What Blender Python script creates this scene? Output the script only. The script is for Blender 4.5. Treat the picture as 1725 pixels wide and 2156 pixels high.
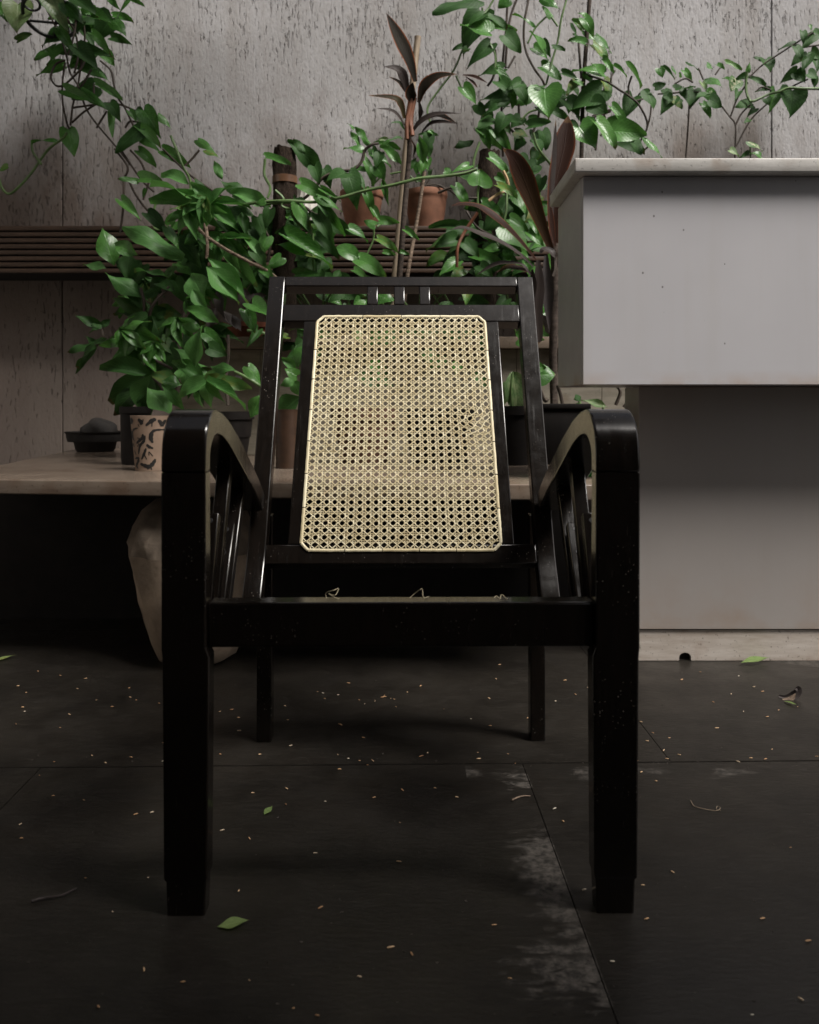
import bpy, bmesh, math, random
from mathutils import Vector, Matrix
random.seed(11)
R = math.radians
scene = bpy.context.scene
for o in list(bpy.data.objects):
    bpy.data.objects.remove(o)
COL = scene.collection

# ------------------------------------------------------------------ camera
FD, HX, HY, CZ = 1802.0, 862.5, 855.0, 0.65     # focal length and horizon of the 1725 px wide view
cam = bpy.data.cameras.new('camera')
co = bpy.data.objects.new('camera', cam)
COL.objects.link(co)
co.location = (0, 0, CZ)
co.rotation_euler = (R(90), 0, 0)
cam.sensor_fit = 'HORIZONTAL'
cam.sensor_width = 36
cam.lens = 36 * FD / 1725
cam.shift_y = -(1078 - HY) / 1725
cam.clip_start = 0.05
cam.clip_end = 200
cam.dof.use_dof = True
cam.dof.focus_distance = 1.75
cam.dof.aperture_fstop = 9.0
scene.camera = co

# ------------------------------------------------------------------ light
SUN_DIR = Vector((1.0, -0.72, 1.70)).normalized()      # from the scene towards the light
elev = math.asin(SUN_DIR.z)
world = bpy.data.worlds.new('World')
scene.world = world
world.use_nodes = True
wn = world.node_tree
wn.nodes.clear()
wo = wn.nodes.new('ShaderNodeOutputWorld')
wb = wn.nodes.new('ShaderNodeBackground')
sky = wn.nodes.new('ShaderNodeTexSky')
sky.sky_type = 'NISHITA'
sky.sun_disc = False
sky.sun_elevation = elev
sky.sun_rotation = math.atan2(SUN_DIR.x, SUN_DIR.y)
sky.dust_density = 6.0
sky.air_density = 0.8
sky.ozone_density = 0.3
wb.inputs['Strength'].default_value = 0.05
hs = wn.nodes.new('ShaderNodeHueSaturation')      # hazy, whitish sky
hs.inputs['Saturation'].default_value = 0.45
wn.links.new(sky.outputs[0], hs.inputs['Color'])
wn.links.new(hs.outputs[0], wb.inputs[0])
wn.links.new(wb.outputs[0], wo.inputs[0])
sl = bpy.data.lights.new('sun', 'SUN')
sl.energy = 3.0
sl.angle = R(22)
sl.color = (1.0, 0.955, 0.90)
so = bpy.data.objects.new('sun', sl)
COL.objects.link(so)
so.rotation_euler = SUN_DIR.to_track_quat('Z', 'Y').to_euler()
so.location = SUN_DIR * 8
scene.view_settings.view_transform = 'Standard'
scene.view_settings.look = 'None'
scene.view_settings.exposure = 0.8
scene.view_settings.gamma = 1
scene.view_settings.use_curve_mapping = False

# ------------------------------------------------------------------ helpers
def W(x, y, Y):
    """point at distance Y seen at (x, y) of the 1725 px view"""
    return Vector(((x - HX) * Y / FD, Y, CZ + (HY - y) * Y / FD))

def crop(ox, oy, k=1.9166667):
    return lambda cx, cy, Y: W((ox + cx / k) / 1.9, (oy + cy / k) / 1.9, Y)
R1 = crop(250, 600); R2 = crop(250, 1100); R3 = crop(1050, 500); R4 = crop(1700, 0)
R5 = crop(1700, 500); R6 = crop(2377, 100); R7 = crop(0, 0)
K1 = crop(0, 0, 1.568); K2 = crop(1000, 0, 1.4375); K4 = crop(0, 850, 1.4375)
DD = W
PXS = 1.0 / (1.9166667 * 1.9 * FD)          # one crop pixel, per metre of distance

def link(o):
    COL.objects.link(o)
    return o

def empty(name, loc=(0, 0, 0), label=None, cat=None, group=None, kind=None):
    o = link(bpy.data.objects.new(name, None))
    o.location = loc
    o.empty_display_size = 0.05
    return tag(o, label, cat, group, kind)

def tag(o, label=None, cat=None, group=None, kind=None):
    if label: o['label'] = label
    if cat: o['category'] = cat
    if group: o['group'] = group
    if kind: o['kind'] = kind
    return o

def mesh_from(bm, name, mat=None, smooth=None):
    me = bpy.data.meshes.new(name)
    bm.normal_update()
    bm.to_mesh(me)
    bm.free()
    if mat:
        me.materials.append(mat)
    if smooth is not None:
        me.shade_smooth()
        me.set_sharp_from_angle(angle=R(smooth))
    return me

def obj(name, bm, mat, parent=None, smooth=None, world=True):
    """link a bmesh as one object; verts in world space unless world=False"""
    me = bm if isinstance(bm, bpy.types.Mesh) else mesh_from(bm, name, mat, smooth)
    o = link(bpy.data.objects.new(name, me))
    if parent:
        o.parent = parent
        if world:
            p, off = parent, Vector((0, 0, 0))
            while p:
                off += p.location
                p = p.parent
            o.location = -off
    return o

def box(bm, x0, x1, y0, y1, z0, z1, bev=0.0, seg=2):
    vs = [bm.verts.new((x, y, z)) for x in (x0, x1) for y in (y0, y1) for z in (z0, z1)]
    fs = []
    for idx in ((0, 1, 3, 2), (4, 6, 7, 5), (0, 4, 5, 1), (2, 3, 7, 6), (0, 2, 6, 4), (1, 5, 7, 3)):
        fs.append(bm.faces.new([vs[i] for i in idx]))
    if bev:
        es = list({e for f in fs for e in f.edges})
        bmesh.ops.bevel(bm, geom=es, offset=bev, segments=seg, affect='EDGES', profile=0.5)
    return vs

def obox(bm, p, q, wx, t, n, bev=0.002, seg=2, x0=None):
    """bar from p to q; half-sizes along X axis (wx) and along n (t)"""
    p, q, n = Vector(p), Vector(q), Vector(n).normalized()
    ax = (q - p).normalized()
    side = ax.cross(n).normalized()
    n = side.cross(ax).normalized()
    vs = []
    for c in (p, q):
        for a in (-1, 1):
            for b in (-1, 1):
                vs.append(bm.verts.new(c + side * wx * a + n * t * b))
    fs = []
    for idx in ((0, 1, 3, 2), (4, 6, 7, 5), (0, 4, 5, 1), (2, 3, 7, 6), (0, 2, 6, 4), (1, 5, 7, 3)):
        fs.append(bm.faces.new([vs[i] for i in idx]))
    if bev:
        es = list({e for f in fs for e in f.edges})
        bmesh.ops.bevel(bm, geom=es, offset=bev, segments=seg, affect='EDGES', profile=0.5)

def strip_solid(bm, outer, inner, x0, x1, bev=0.0025):
    """solid between two yz polylines, extruded from x0 to x1"""
    rings = []
    for (a, b) in zip(outer, inner):
        rings.append([bm.verts.new((x0, a[0], a[1])), bm.verts.new((x1, a[0], a[1])),
                      bm.verts.new((x1, b[0], b[1])), bm.verts.new((x0, b[0], b[1]))])
    fs = []
    for r, s in zip(rings, rings[1:]):
        for i in range(4):
            fs.append(bm.faces.new((r[i], r[(i + 1) % 4], s[(i + 1) % 4], s[i])))
    fs.append(bm.faces.new(rings[0][::-1]))
    fs.append(bm.faces.new(rings[-1]))
    bmesh.ops.recalc_face_normals(bm, faces=fs)
    if bev:
        es = [e for e in {e for f in fs for e in f.edges}
              if len(e.link_faces) == 2 and e.calc_face_angle(0) > R(50)]
        bmesh.ops.bevel(bm, geom=es, offset=bev, segments=2, affect='EDGES', profile=0.5)

def catmull(pts, n=6):
    pts = [Vector(p) for p in pts]
    if len(pts) < 3:
        return pts
    P = [pts[0] * 2 - pts[1]] + pts + [pts[-1] * 2 - pts[-2]]
    out = []
    for i in range(1, len(P) - 2):
        a, b, c, d = P[i - 1], P[i], P[i + 1], P[i + 2]
        for k in range(n):
            t = k / n
            out.append(0.5 * (2 * b + (c - a) * t + (2 * a - 5 * b + 4 * c - d) * t * t + (3 * b - a - 3 * c + d) * t ** 3))
    out.append(pts[-1])
    return out

def tube(bm, pts, r, sides=6, r1=None, closed=False, knob=None):
    pts = [Vector(p) for p in pts]
    n = len(pts)
    rings = []
    up = None
    for i, p in enumerate(pts):
        if closed:
            d = pts[(i + 1) % n] - pts[i - 1]
        else:
            d = pts[min(i + 1, n - 1)] - pts[max(i - 1, 0)]
        d = d.normalized() if d.length > 1e-9 else Vector((0, 0, 1))
        if up is None:
            up = Vector((0, 0, 1)) if abs(d.z) < 0.9 else Vector((0, 1, 0))
        a = d.cross(up)
        if a.length < 1e-6:
            a = d.cross(Vector((1, 0, 0)))
        a.normalize()
        b = d.cross(a).normalized()
        up = -b if (-b).dot(up) > 0 else b
        rr = r if r1 is None else r + (r1 - r) * i / max(1, n - 1)
        if knob:
            rr *= knob(i)
        rings.append([bm.verts.new(p + (a * math.cos(2 * math.pi * k / sides) + b * math.sin(2 * math.pi * k / sides)) * rr)
                      for k in range(sides)])
    m = n if closed else n - 1
    fs = []
    for i in range(m):
        A, B = rings[i], rings[(i + 1) % n]
        for k in range(sides):
            fs.append(bm.faces.new((A[k], A[(k + 1) % sides], B[(k + 1) % sides], B[k])))
    if not closed:
        fs.append(bm.faces.new(rings[0][::-1]))
        fs.append(bm.faces.new(rings[-1]))
    bmesh.ops.recalc_face_normals(bm, faces=fs)

def lathe(bm, prof, c, sides=28, cap0=True, cap1=False, mod=None):
    rings = []
    for (r, z) in prof:
        ring = []
        for k in range(sides):
            a = 2 * math.pi * k / sides
            rr = r * (mod(a, z) if mod else 1)
            ring.append(bm.verts.new((c[0] + rr * math.cos(a), c[1] + rr * math.sin(a), c[2] + z)))
        rings.append(ring)
    for A, B in zip(rings, rings[1:]):
        for k in range(sides):
            bm.faces.new((A[k], A[(k + 1) % sides], B[(k + 1) % sides], B[k]))
    if cap0: bm.faces.new(rings[0][::-1])
    if cap1: bm.faces.new(rings[-1])

# ------------------------------------------------------------------ materials
def newmat(name):
    m = bpy.data.materials.new(name)
    m.use_nodes = True
    nt = m.node_tree
    b = nt.nodes['Principled BSDF']
    return m, nt, b

class N:
    """tiny node builder"""
    def __init__(s, nt): s.nt = nt
    def add(s, t, **kw):
        n = s.nt.nodes.new(t)
        for k, v in kw.items():
            if k.startswith('in_'):
                key = k[3:]
                n.inputs[int(key) if key.isdigit() else key.replace('_', ' ')].default_value = v
            else:
                setattr(n, k, v)
        return n
    def l(s, a, b): s.nt.links.new(a, b)
    def pos(s, scale=(1, 1, 1), obj=False):
        if obj:
            g = s.add('ShaderNodeTexCoord').outputs['Object']
        else:
            g = s.add('ShaderNodeNewGeometry').outputs['Position']
        m = s.add('ShaderNodeMapping')
        m.inputs['Scale'].default_value = scale
        s.l(g, m.inputs['Vector'])
        return m.outputs[0]
    def noise(s, vec, scale=1, detail=3, rough=0.55, dist=0):
        n = s.add('ShaderNodeTexNoise')
        n.inputs['Scale'].default_value = scale
        n.inputs['Detail'].default_value = detail
        n.inputs['Roughness'].default_value = rough
        n.inputs['Distortion'].default_value = dist
        s.l(vec, n.inputs['Vector'])
        return n.outputs['Fac']
    def ramp(s, fac, stops):
        r = s.add('ShaderNodeValToRGB')
        e = r.color_ramp.elements
        while len(e) < len(stops): e.new(0.5)
        for el, (p, c) in zip(e, stops):
            el.position = p
            el.color = (c, c, c, 1) if not isinstance(c, tuple) else (*c, 1)
        s.l(fac, r.inputs[0])
        return r.outputs[0]
    def mix(s, fac, a, b, mode='MIX'):
        m = s.add('ShaderNodeMix', data_type='RGBA', blend_type=mode)
        for sock, v in ((m.inputs[0], fac), (m.inputs[6], a), (m.inputs[7], b)):
            if isinstance(v, bpy.types.NodeSocket): s.l(v, sock)
            elif isinstance(v, tuple): sock.default_value = (*v, 1)
            else: sock.default_value = v
        return m.outputs[2]
    def math(s, op, a, b=0.0):
        m = s.add('ShaderNodeMath', operation=op)
        for sock, v in ((m.inputs[0], a), (m.inputs[1], b)):
            if isinstance(v, bpy.types.NodeSocket): s.l(v, sock)
            else: sock.default_value = v
        return m.outputs[0]
    def bump(s, h, strength, dist, bsdf, prev=None):
        b = s.add('ShaderNodeBump')
        b.inputs['Strength'].default_value = strength
        b.inputs['Distance'].default_value = dist
        s.l(h, b.inputs['Height'])
        if prev: s.l(prev, b.inputs['Normal'])
        s.l(b.outputs[0], bsdf.inputs['Normal'])
        return b.outputs[0]

def mat_simple(name, col, rough=0.5, var=0.25, scale=20, bump=0.0, bscale=80, spec=0.5, stretch=(1, 1, 1), obj=False):
    m, nt, b = newmat(name)
    n = N(nt)
    v = n.pos(stretch, obj)
    f = n.noise(v, scale, 4)
    dark = tuple(c * (1 - var) for c in col)
    light = tuple(min(1, c * (1 + var)) for c in col)
    n.l(n.mix(n.ramp(f, [(0.3, 0.0), (0.7, 1.0)]), dark, light), b.inputs['Base Color'])
    b.inputs['Roughness'].default_value = rough
    b.inputs['Specular IOR Level'].default_value = spec
    if bump:
        n.bump(n.noise(v, bscale, 3), bump, 0.002, b)
    return m

def mat_lacquer():
    m, nt, b = newmat('black_lacquered_wood')
    n = N(nt)
    v = n.pos()
    vs = n.pos((60, 8, 8))
    grain = n.noise(vs, 3, 4)
    vor = n.add('ShaderNodeTexVoronoi', feature='F1')
    vor.inputs['Scale'].default_value = 300
    n.l(v, vor.inputs['Vector'])
    rnd = n.add('ShaderNodeSeparateColor')
    n.l(vor.outputs['Color'], rnd.inputs[0])
    dot = n.math('MULTIPLY', n.math('LESS_THAN', vor.outputs['Distance'], 0.22), n.math('GREATER_THAN', rnd.outputs[0], 0.86))
    patch = n.ramp(n.noise(v, 9, 3), [(0.5, 0.0), (0.72, 1.0)])
    dot = n.math('MULTIPLY', dot, patch)
    base = n.mix(n.ramp(grain, [(0.35, 0.0), (0.7, 1.0)]), (0.0055, 0.0042, 0.0033), (0.0095, 0.0069, 0.0053))
    base = n.mix(n.math('MULTIPLY', dot, 0.9), base, (0.30, 0.27, 0.24))
    n.l(base, b.inputs['Base Color'])
    rr = n.math('ADD', n.ramp(n.noise(v, 45, 5, 0.65), [(0.3, 0.15), (0.72, 0.24)]), n.ramp(n.noise(n.pos((160, 14, 14)), 1, 3), [(0.55, 0.0), (0.75, 0.09)]))
    n.l(rr, b.inputs['Roughness'])
    b.inputs['Specular IOR Level'].default_value = 0.5
    n.bump(n.noise(vs, 6, 3), 0.05, 0.001, b)
    return m

def mat_wall():
    m, nt, b = newmat('rough_cast_concrete')
    n = N(nt)
    v1 = n.pos((125, 1, 22))
    v2 = n.pos((110, 1, 60))
    v0 = n.pos((1, 1, 1))
    warp = n.noise(v1, 1.0, 3, 0.6, 0.3)
    fine = n.noise(v2, 1.0, 3)
    dens = n.noise(v0, 1.7, 3)
    thr = n.math('ADD', warp, n.math('MULTIPLY', n.math('SUBTRACT', dens, 0.5), 0.45))
    pit = n.ramp(thr, [(0.615, 0.0), (0.70, 1.0)])
    base = n.mix(n.ramp(n.noise(v0, 2.3, 5), [(0.3, 0.0), (0.7, 1.0)]), (0.345, 0.335, 0.33), (0.49, 0.48, 0.485))
    base = n.mix(n.ramp(fine, [(0.45, 0.0), (0.8, 0.45)]), base, (0.27, 0.245, 0.225))
    # brown stains, with shade painted in as extra brown low on the wall
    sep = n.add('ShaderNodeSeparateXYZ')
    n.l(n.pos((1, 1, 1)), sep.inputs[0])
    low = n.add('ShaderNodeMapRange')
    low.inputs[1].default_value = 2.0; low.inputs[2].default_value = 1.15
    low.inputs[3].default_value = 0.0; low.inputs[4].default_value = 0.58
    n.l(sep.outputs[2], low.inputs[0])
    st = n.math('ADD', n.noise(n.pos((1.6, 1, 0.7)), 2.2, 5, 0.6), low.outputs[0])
    stain_shade = n.ramp(st, [(0.56, 0.0), (0.9, 0.85)])
    base = n.mix(stain_shade, base, (0.135, 0.097, 0.074))
    run = n.ramp(n.noise(n.pos((7, 1, 0.5)), 1.0, 5, 0.6), [(0.48, 0.0), (0.75, 0.45)])
    base = n.mix(run, base, (0.25, 0.215, 0.185))
    base = n.mix(n.math('MULTIPLY', pit, 0.34), base, (0.14, 0.115, 0.095))
    n.l(base, b.inputs['Base Color'])
    b.inputs['Roughness'].default_value = 0.85
    b.inputs['Specular IOR Level'].default_value = 0.25
    h = n.math('SUBTRACT', n.math('MULTIPLY', fine, 0.22), n.math('MULTIPLY', pit, 0.9))
    h = n.math('ADD', h, n.math('MULTIPLY', warp, -0.15))
    n.bump(h, 0.95, 0.009, b)
    return m

def mat_floor():
    m, nt, b = newmat('dark_slate_tile')
    n = N(nt)
    v = n.pos()
    vs = n.pos((3, 14, 3))
    f = n.noise(v, 5, 6, 0.6)
    base = n.mix(n.ramp(f, [(0.3, 0.0), (0.72, 1.0)]), (0.0105, 0.0090, 0.0074), (0.0235, 0.0202, 0.0164))
    base = n.mix(n.ramp(n.noise(vs, 9, 4), [(0.45, 0.0), (0.8, 0.35)]), base, (0.045, 0.040, 0.034))
    # lime bloom along the long joint running away from the camera and along the cross joint
    sep = n.add('ShaderNodeSeparateXYZ')
    n.l(v, sep.inputs[0])
    jx = n.math('SUBTRACT', n.math('MULTIPLY', sep.outputs[1], -0.0210), -0.2382)   # joint line x
    d = n.math('SUBTRACT', jx, sep.outputs[0])                                   # >0 left of joint
    left = n.math('GREATER_THAN', d, -0.002)
    near = n.math('LESS_THAN', sep.outputs[1], 1.545)
    gauss = None
    for (yc, sy, amp, reach) in ((1.22, 0.11, 0.25, 0.060), (0.975, 0.055, 0.25, 0.085), (1.49, 0.045, 0.22, 0.045), (1.09, 0.10, 0.16, 0.035)):
        gy = n.math('DIVIDE', n.math('SUBTRACT', sep.outputs[1], yc), sy)
        gx = n.math('DIVIDE', n.math('SUBTRACT', d, reach * 0.25), reach)
        e = n.math('MULTIPLY', n.math('EXPONENT', n.math('MULTIPLY', n.math('ADD', n.math('MULTIPLY', gy, gy), n.math('MULTIPLY', gx, gx)), -0.8)), amp)
        gauss = e if gauss is None else n.math('ADD', gauss, e)
    pn = n.noise(n.pos((20, 46, 17)), 1.0, 8, 0.68, 0.9)
    pn2 = n.noise(n.pos((34, 60, 34)), 1.0, 3, 0.5)
    s1 = n.math('ADD', gauss, n.math('ADD', n.math('MULTIPLY', pn, 0.70), n.math('MULTIPLY', pn2, 0.26)))
    s1 = n.ramp(s1, [(0.63, 0.0), (0.745, 1.0)])
    s1 = n.math('MULTIPLY', s1, n.math('MULTIPLY', left, near))
    cj = n.add('ShaderNodeMapRange')
    cj.inputs[1].default_value = 0.09; cj.inputs[2].default_value = 0.0
    cj.inputs[3].default_value = 0.0; cj.inputs[4].default_value = 1.0
    n.l(n.math('ABSOLUTE', n.math('SUBTRACT', sep.outputs[1], 1.515)), cj.inputs[0])
    right = n.math('GREATER_THAN', sep.outputs[0], 0.10)
    s2 = n.ramp(n.math('ADD', n.math('MULTIPLY', cj.outputs[0], 0.26), n.math('MULTIPLY', n.noise(n.pos((7, 9, 5)), 1.0, 6, 0.6), 0.70)), [(0.575, 0.0), (0.65, 0.8)])
    s2 = n.math('MULTIPLY', s2, n.math('MULTIPLY', right, near))
    # dry patch in the corner by the plinth
    dx = n.math('SUBTRACT', sep.outputs[0], 1.30); dy = n.math('SUBTRACT', sep.outputs[1], 2.22)
    dist = n.math('SQRT', n.math('ADD', n.math('MULTIPLY', dx, dx), n.math('MULTIPLY', n.math('MULTIPLY', dy, dy), 9.0)))
    s3 = n.ramp(n.math('ADD', dist, n.math('MULTIPLY', n.noise(v, 6, 3), 0.15)), [(0.44, 0.55), (0.47, 0.0)])
    tot = n.math('MAXIMUM', n.math('MAXIMUM', s1, s2), s3)
    tone = n.mix(n.ramp(n.noise(v, 70, 6, 0.7), [(0.38, 0.0), (0.62, 1.0)]), (0.022, 0.020, 0.017), (0.13, 0.115, 0.10))
    base = n.mix(n.math('MULTIPLY', tot, 0.85), base, tone)
    n.l(base, b.inputs['Base Color'])
    rr = n.ramp(n.noise(v, 12, 5, 0.6), [(0.3, 0.30), (0.7, 0.5)])
    rr = n.mix(tot, rr, (0.75, 0.75, 0.75))
    n.l(rr, b.inputs['Roughness'])
    b.inputs['Specular IOR Level'].default_value = 0.32
    hh = n.math('ADD', n.noise(n.pos((60, 160, 60)), 1.0, 4), n.math('MULTIPLY', n.noise(v, 9, 3), 1.5))
    n.bump(hh, 0.35, 0.002, b)
    return m

def mat_laminate(name='white_laminate', tint=None):
    m, nt, b = newmat(name)
    n = N(nt)
    v = n.pos()
    base = n.mix(n.noise(v, 4, 4), (0.43, 0.42, 0.435), (0.50, 0.49, 0.505))
    vor = n.add('ShaderNodeTexVoronoi', feature='F1')
    vor.inputs['Scale'].default_value = 42
    n.l(n.pos((1, 1, 0.8)), vor.inputs['Vector'])
    rnd = n.add('ShaderNodeSeparateColor')
    n.l(vor.outputs['Color'], rnd.inputs[0])
    spot = n.math('MULTIPLY', n.math('LESS_THAN', vor.outputs['Distance'], n.math('MULTIPLY', n.math('POWER', rnd.outputs[1], 3.0), 0.10)),
                  n.math('GREATER_THAN', rnd.outputs[0], 0.80))
    base = n.mix(n.math('MULTIPLY', spot, 0.9), base, (0.06, 0.05, 0.045))
    drip = n.ramp(n.noise(n.pos((16, 1, 0.9)), 1.0, 4), [(0.5, 0.0), (0.75, 0.30)])
    base = n.mix(drip, base, (0.40, 0.375, 0.35))
    base = n.mix(n.ramp(n.noise(v, 1.8, 3), [(0.35, 0.0), (0.7, 0.5)]), base, (0.44, 0.435, 0.455))
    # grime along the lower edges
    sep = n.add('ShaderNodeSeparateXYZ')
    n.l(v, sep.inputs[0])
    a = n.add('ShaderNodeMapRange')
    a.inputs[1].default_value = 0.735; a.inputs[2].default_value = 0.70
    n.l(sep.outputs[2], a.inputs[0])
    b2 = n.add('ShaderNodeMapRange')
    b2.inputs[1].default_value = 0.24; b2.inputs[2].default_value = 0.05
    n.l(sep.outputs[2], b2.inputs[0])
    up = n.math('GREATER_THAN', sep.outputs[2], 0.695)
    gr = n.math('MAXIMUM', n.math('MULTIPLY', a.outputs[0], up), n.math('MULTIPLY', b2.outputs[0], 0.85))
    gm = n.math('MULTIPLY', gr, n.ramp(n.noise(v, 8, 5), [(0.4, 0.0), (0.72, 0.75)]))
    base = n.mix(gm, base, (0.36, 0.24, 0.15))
    if tint:
        base = n.mix(1.0, base, tint, 'MULTIPLY')
    n.l(base, b.inputs['Base Color'])
    n.l(n.ramp(n.noise(v, 14, 4), [(0.3, 0.28), (0.7, 0.42)]), b.inputs['Roughness'])
    return m

def mat_stone(name, c0, c1, rough=0.4):
    m, nt, b = newmat(name)
    n = N(nt)
    v = n.pos()
    f = n.noise(n.pos((2, 2, 14)), 3.5, 6, 0.65)
    base = n.mix(n.ramp(f, [(0.3, 0.0), (0.7, 1.0)]), c0, c1)
    sp = n.ramp(n.noise(v, 130, 3), [(0.62, 0.0), (0.72, 0.65)])
    base = n.mix(sp, base, tuple(c * 0.35 for c in c0))
    base = n.mix(n.ramp(n.noise(v, 11, 5), [(0.55, 0.0), (0.75, 0.6)]), base, (c0[0] * 0.7, c0[1] * 0.52, c0[2] * 0.4))
    n.l(base, b.inputs['Base Color'])
    b.inputs['Roughness'].default_value = rough
    n.bump(n.noise(v, 70, 4), 0.25, 0.0015, b)
    return m

def mat_leaf(name, dark, light, rough=0.33, vein=0.35, pale=None, edge=None, trans=0.22, spec=0.34):
    m, nt, b = newmat(name)
    n = N(nt)
    oi = n.add('ShaderNodeObjectInfo')
    uv = n.add('ShaderNodeTexCoord').outputs['UV']
    sep = n.add('ShaderNodeSeparateXYZ')
    n.l(uv, sep.inputs[0])
    v = n.math('ABSOLUTE', n.math('SUBTRACT', sep.outputs[1], 0.5))       # 0 at midrib .. 0.5 at edge
    col = n.mix(oi.outputs['Random'], dark, light)
    nz = n.noise(n.pos((1, 1, 1), True), 5, 4)
    col = n.mix(n.ramp(nz, [(0.35, 0.0), (0.7, 0.5)]), col, tuple(c * 1.45 for c in light))
    # side veins
    wv = n.add('ShaderNodeTexWave', wave_type='BANDS', bands_direction='X')
    wv.inputs['Scale'].default_value = 3.2
    wv.inputs['Distortion'].default_value = 0.6
    cmb = n.add('ShaderNodeCombineXYZ')
    n.l(n.math('SUBTRACT', sep.outputs[0], n.math('MULTIPLY', v, 0.75)), cmb.inputs[0])
    n.l(cmb.outputs[0], wv.inputs['Vector'])
    side = n.ramp(wv.outputs['Fac'], [(0.88, 0.0), (1.0, 0.45)])
    mid = n.ramp(v, [(0.0, 1.0), (0.035, 0.0)])
    veins = n.math('MAXIMUM', mid, side)
    col = n.mix(n.math('MULTIPLY', veins, vein), col, tuple(min(1, c * 2.2 + 0.02) for c in light))
    age = n.math('MULTIPLY', n.ramp(oi.outputs['Random'], [(0.93, 0.0), (0.97, 0.55)]), n.ramp(n.noise(n.pos((1, 1, 1), True), 3, 3), [(0.4, 0.0), (0.6, 1.0)]))
    col = n.mix(age, col, (0.20, 0.17, 0.035))
    tip = n.math('MULTIPLY', n.ramp(n.math('ADD', sep.outputs[0], n.math('MULTIPLY', nz, 0.12)), [(0.99, 0.0), (1.04, 1.0)]), n.math('GREATER_THAN', n.math('FRACT', n.math('MULTIPLY', oi.outputs['Random'], 7.3)), 0.55))
    col = n.mix(n.math('MULTIPLY', tip, 0.8), col, (0.10, 0.055, 0.025))
    if pale:
        pf = n.ramp(n.math('ADD', n.noise(n.pos((1, 1, 1), True), 4.5, 4, 0.7), n.math('MULTIPLY', v, -0.35)), [(0.42, 0.0), (0.55, 0.9)])
        col = n.mix(pf, col, pale)
    if edge:
        col = n.mix(n.ramp(v, [(0.40, 0.0), (0.47, 0.9)]), col, edge)
    n.l(col, b.inputs['Base Color'])
    b.inputs['Roughness'].default_value = rough
    b.inputs['Specular IOR Level'].default_value = spec
    n.bump(n.math('ADD', n.math('MULTIPLY', veins, -0.7), n.math('MULTIPLY', nz, 0.5)), 0.35, 0.004, b)
    tr = n.add('ShaderNodeBsdfTranslucent')
    n.l(n.mix(0.5, col, (light[0] * 1.3, light[1] * 1.5, light[2] * 0.8)), tr.inputs[0])
    ms = n.add('ShaderNodeMixShader')
    ms.inputs[0].default_value = trans
    n.l(b.outputs[0], ms.inputs[1])
    n.l(tr.outputs[0], ms.inputs[2])
    n.l(ms.outputs[0], nt.nodes['Material Output'].inputs[0])
    return m

def mat_grain():
    m, nt, b = newmat('rice_husk')
    n = N(nt)
    oi = n.add('ShaderNodeObjectInfo')
    n.l(n.ramp(oi.outputs['Random'], [(0.0, (0.34, 0.18, 0.085)), (0.35, (0.60, 0.37, 0.19)), (0.75, (0.66, 0.46, 0.27)), (1.0, (0.74, 0.68, 0.55))]), b.inputs['Base Color'])
    b.inputs['Roughness'].default_value = 0.6
    return m

def mat_coir():
    m, nt, b = newmat('coir_fibre')
    n = N(nt)
    v = n.pos()
    f = n.noise(n.pos((40, 40, 14)), 6, 6, 0.7)
    base = n.mix(n.ramp(f, [(0.35, 0.0), (0.7, 1.0)]), (0.011, 0.008, 0.006), (0.085, 0.060, 0.045))
    base = n.mix(n.ramp(n.noise(v, 7, 3), [(0.5, 0.0), (0.7, 0.5)]), base, (0.13, 0.10, 0.085))
    n.l(base, b.inputs['Base Color'])
    b.inputs['Roughness'].default_value = 0.95
    b.inputs['Specular IOR Level'].default_value = 0.1
    n.bump(f, 1.0, 0.01, b)
    return m

def mat_cane():
    m, nt, b = newmat('woven_cane')
    n = N(nt)
    v = n.pos()
    oi = n.add('ShaderNodeObjectInfo')
    base = n.mix(oi.outputs['Random'], (0.63, 0.53, 0.32), (0.85, 0.77, 0.545))
    base = n.mix(n.ramp(n.noise(v, 7, 4), [(0.5, 0.0), (0.75, 0.35)]), base, (0.50, 0.40, 0.24))
    base = n.mix(n.ramp(n.noise(v, 60, 4), [(0.5, 0.0), (0.75, 0.45)]), base, (0.55, 0.42, 0.24))
    n.l(base, b.inputs['Base Color'])
    b.inputs['Roughness'].default_value = 0.38
    b.inputs['Specular IOR Level'].default_value = 0.5
    return m

def mat_glass():
    m, nt, b = newmat('green_bottle_glass')
    b.inputs['Base Color'].default_value = (0.05, 0.55, 0.08, 1)
    b.inputs['Roughness'].default_value = 0.05
    b.inputs['Transmission Weight'].default_value = 1.0
    b.inputs['IOR'].default_value = 1.45
    return m

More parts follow.
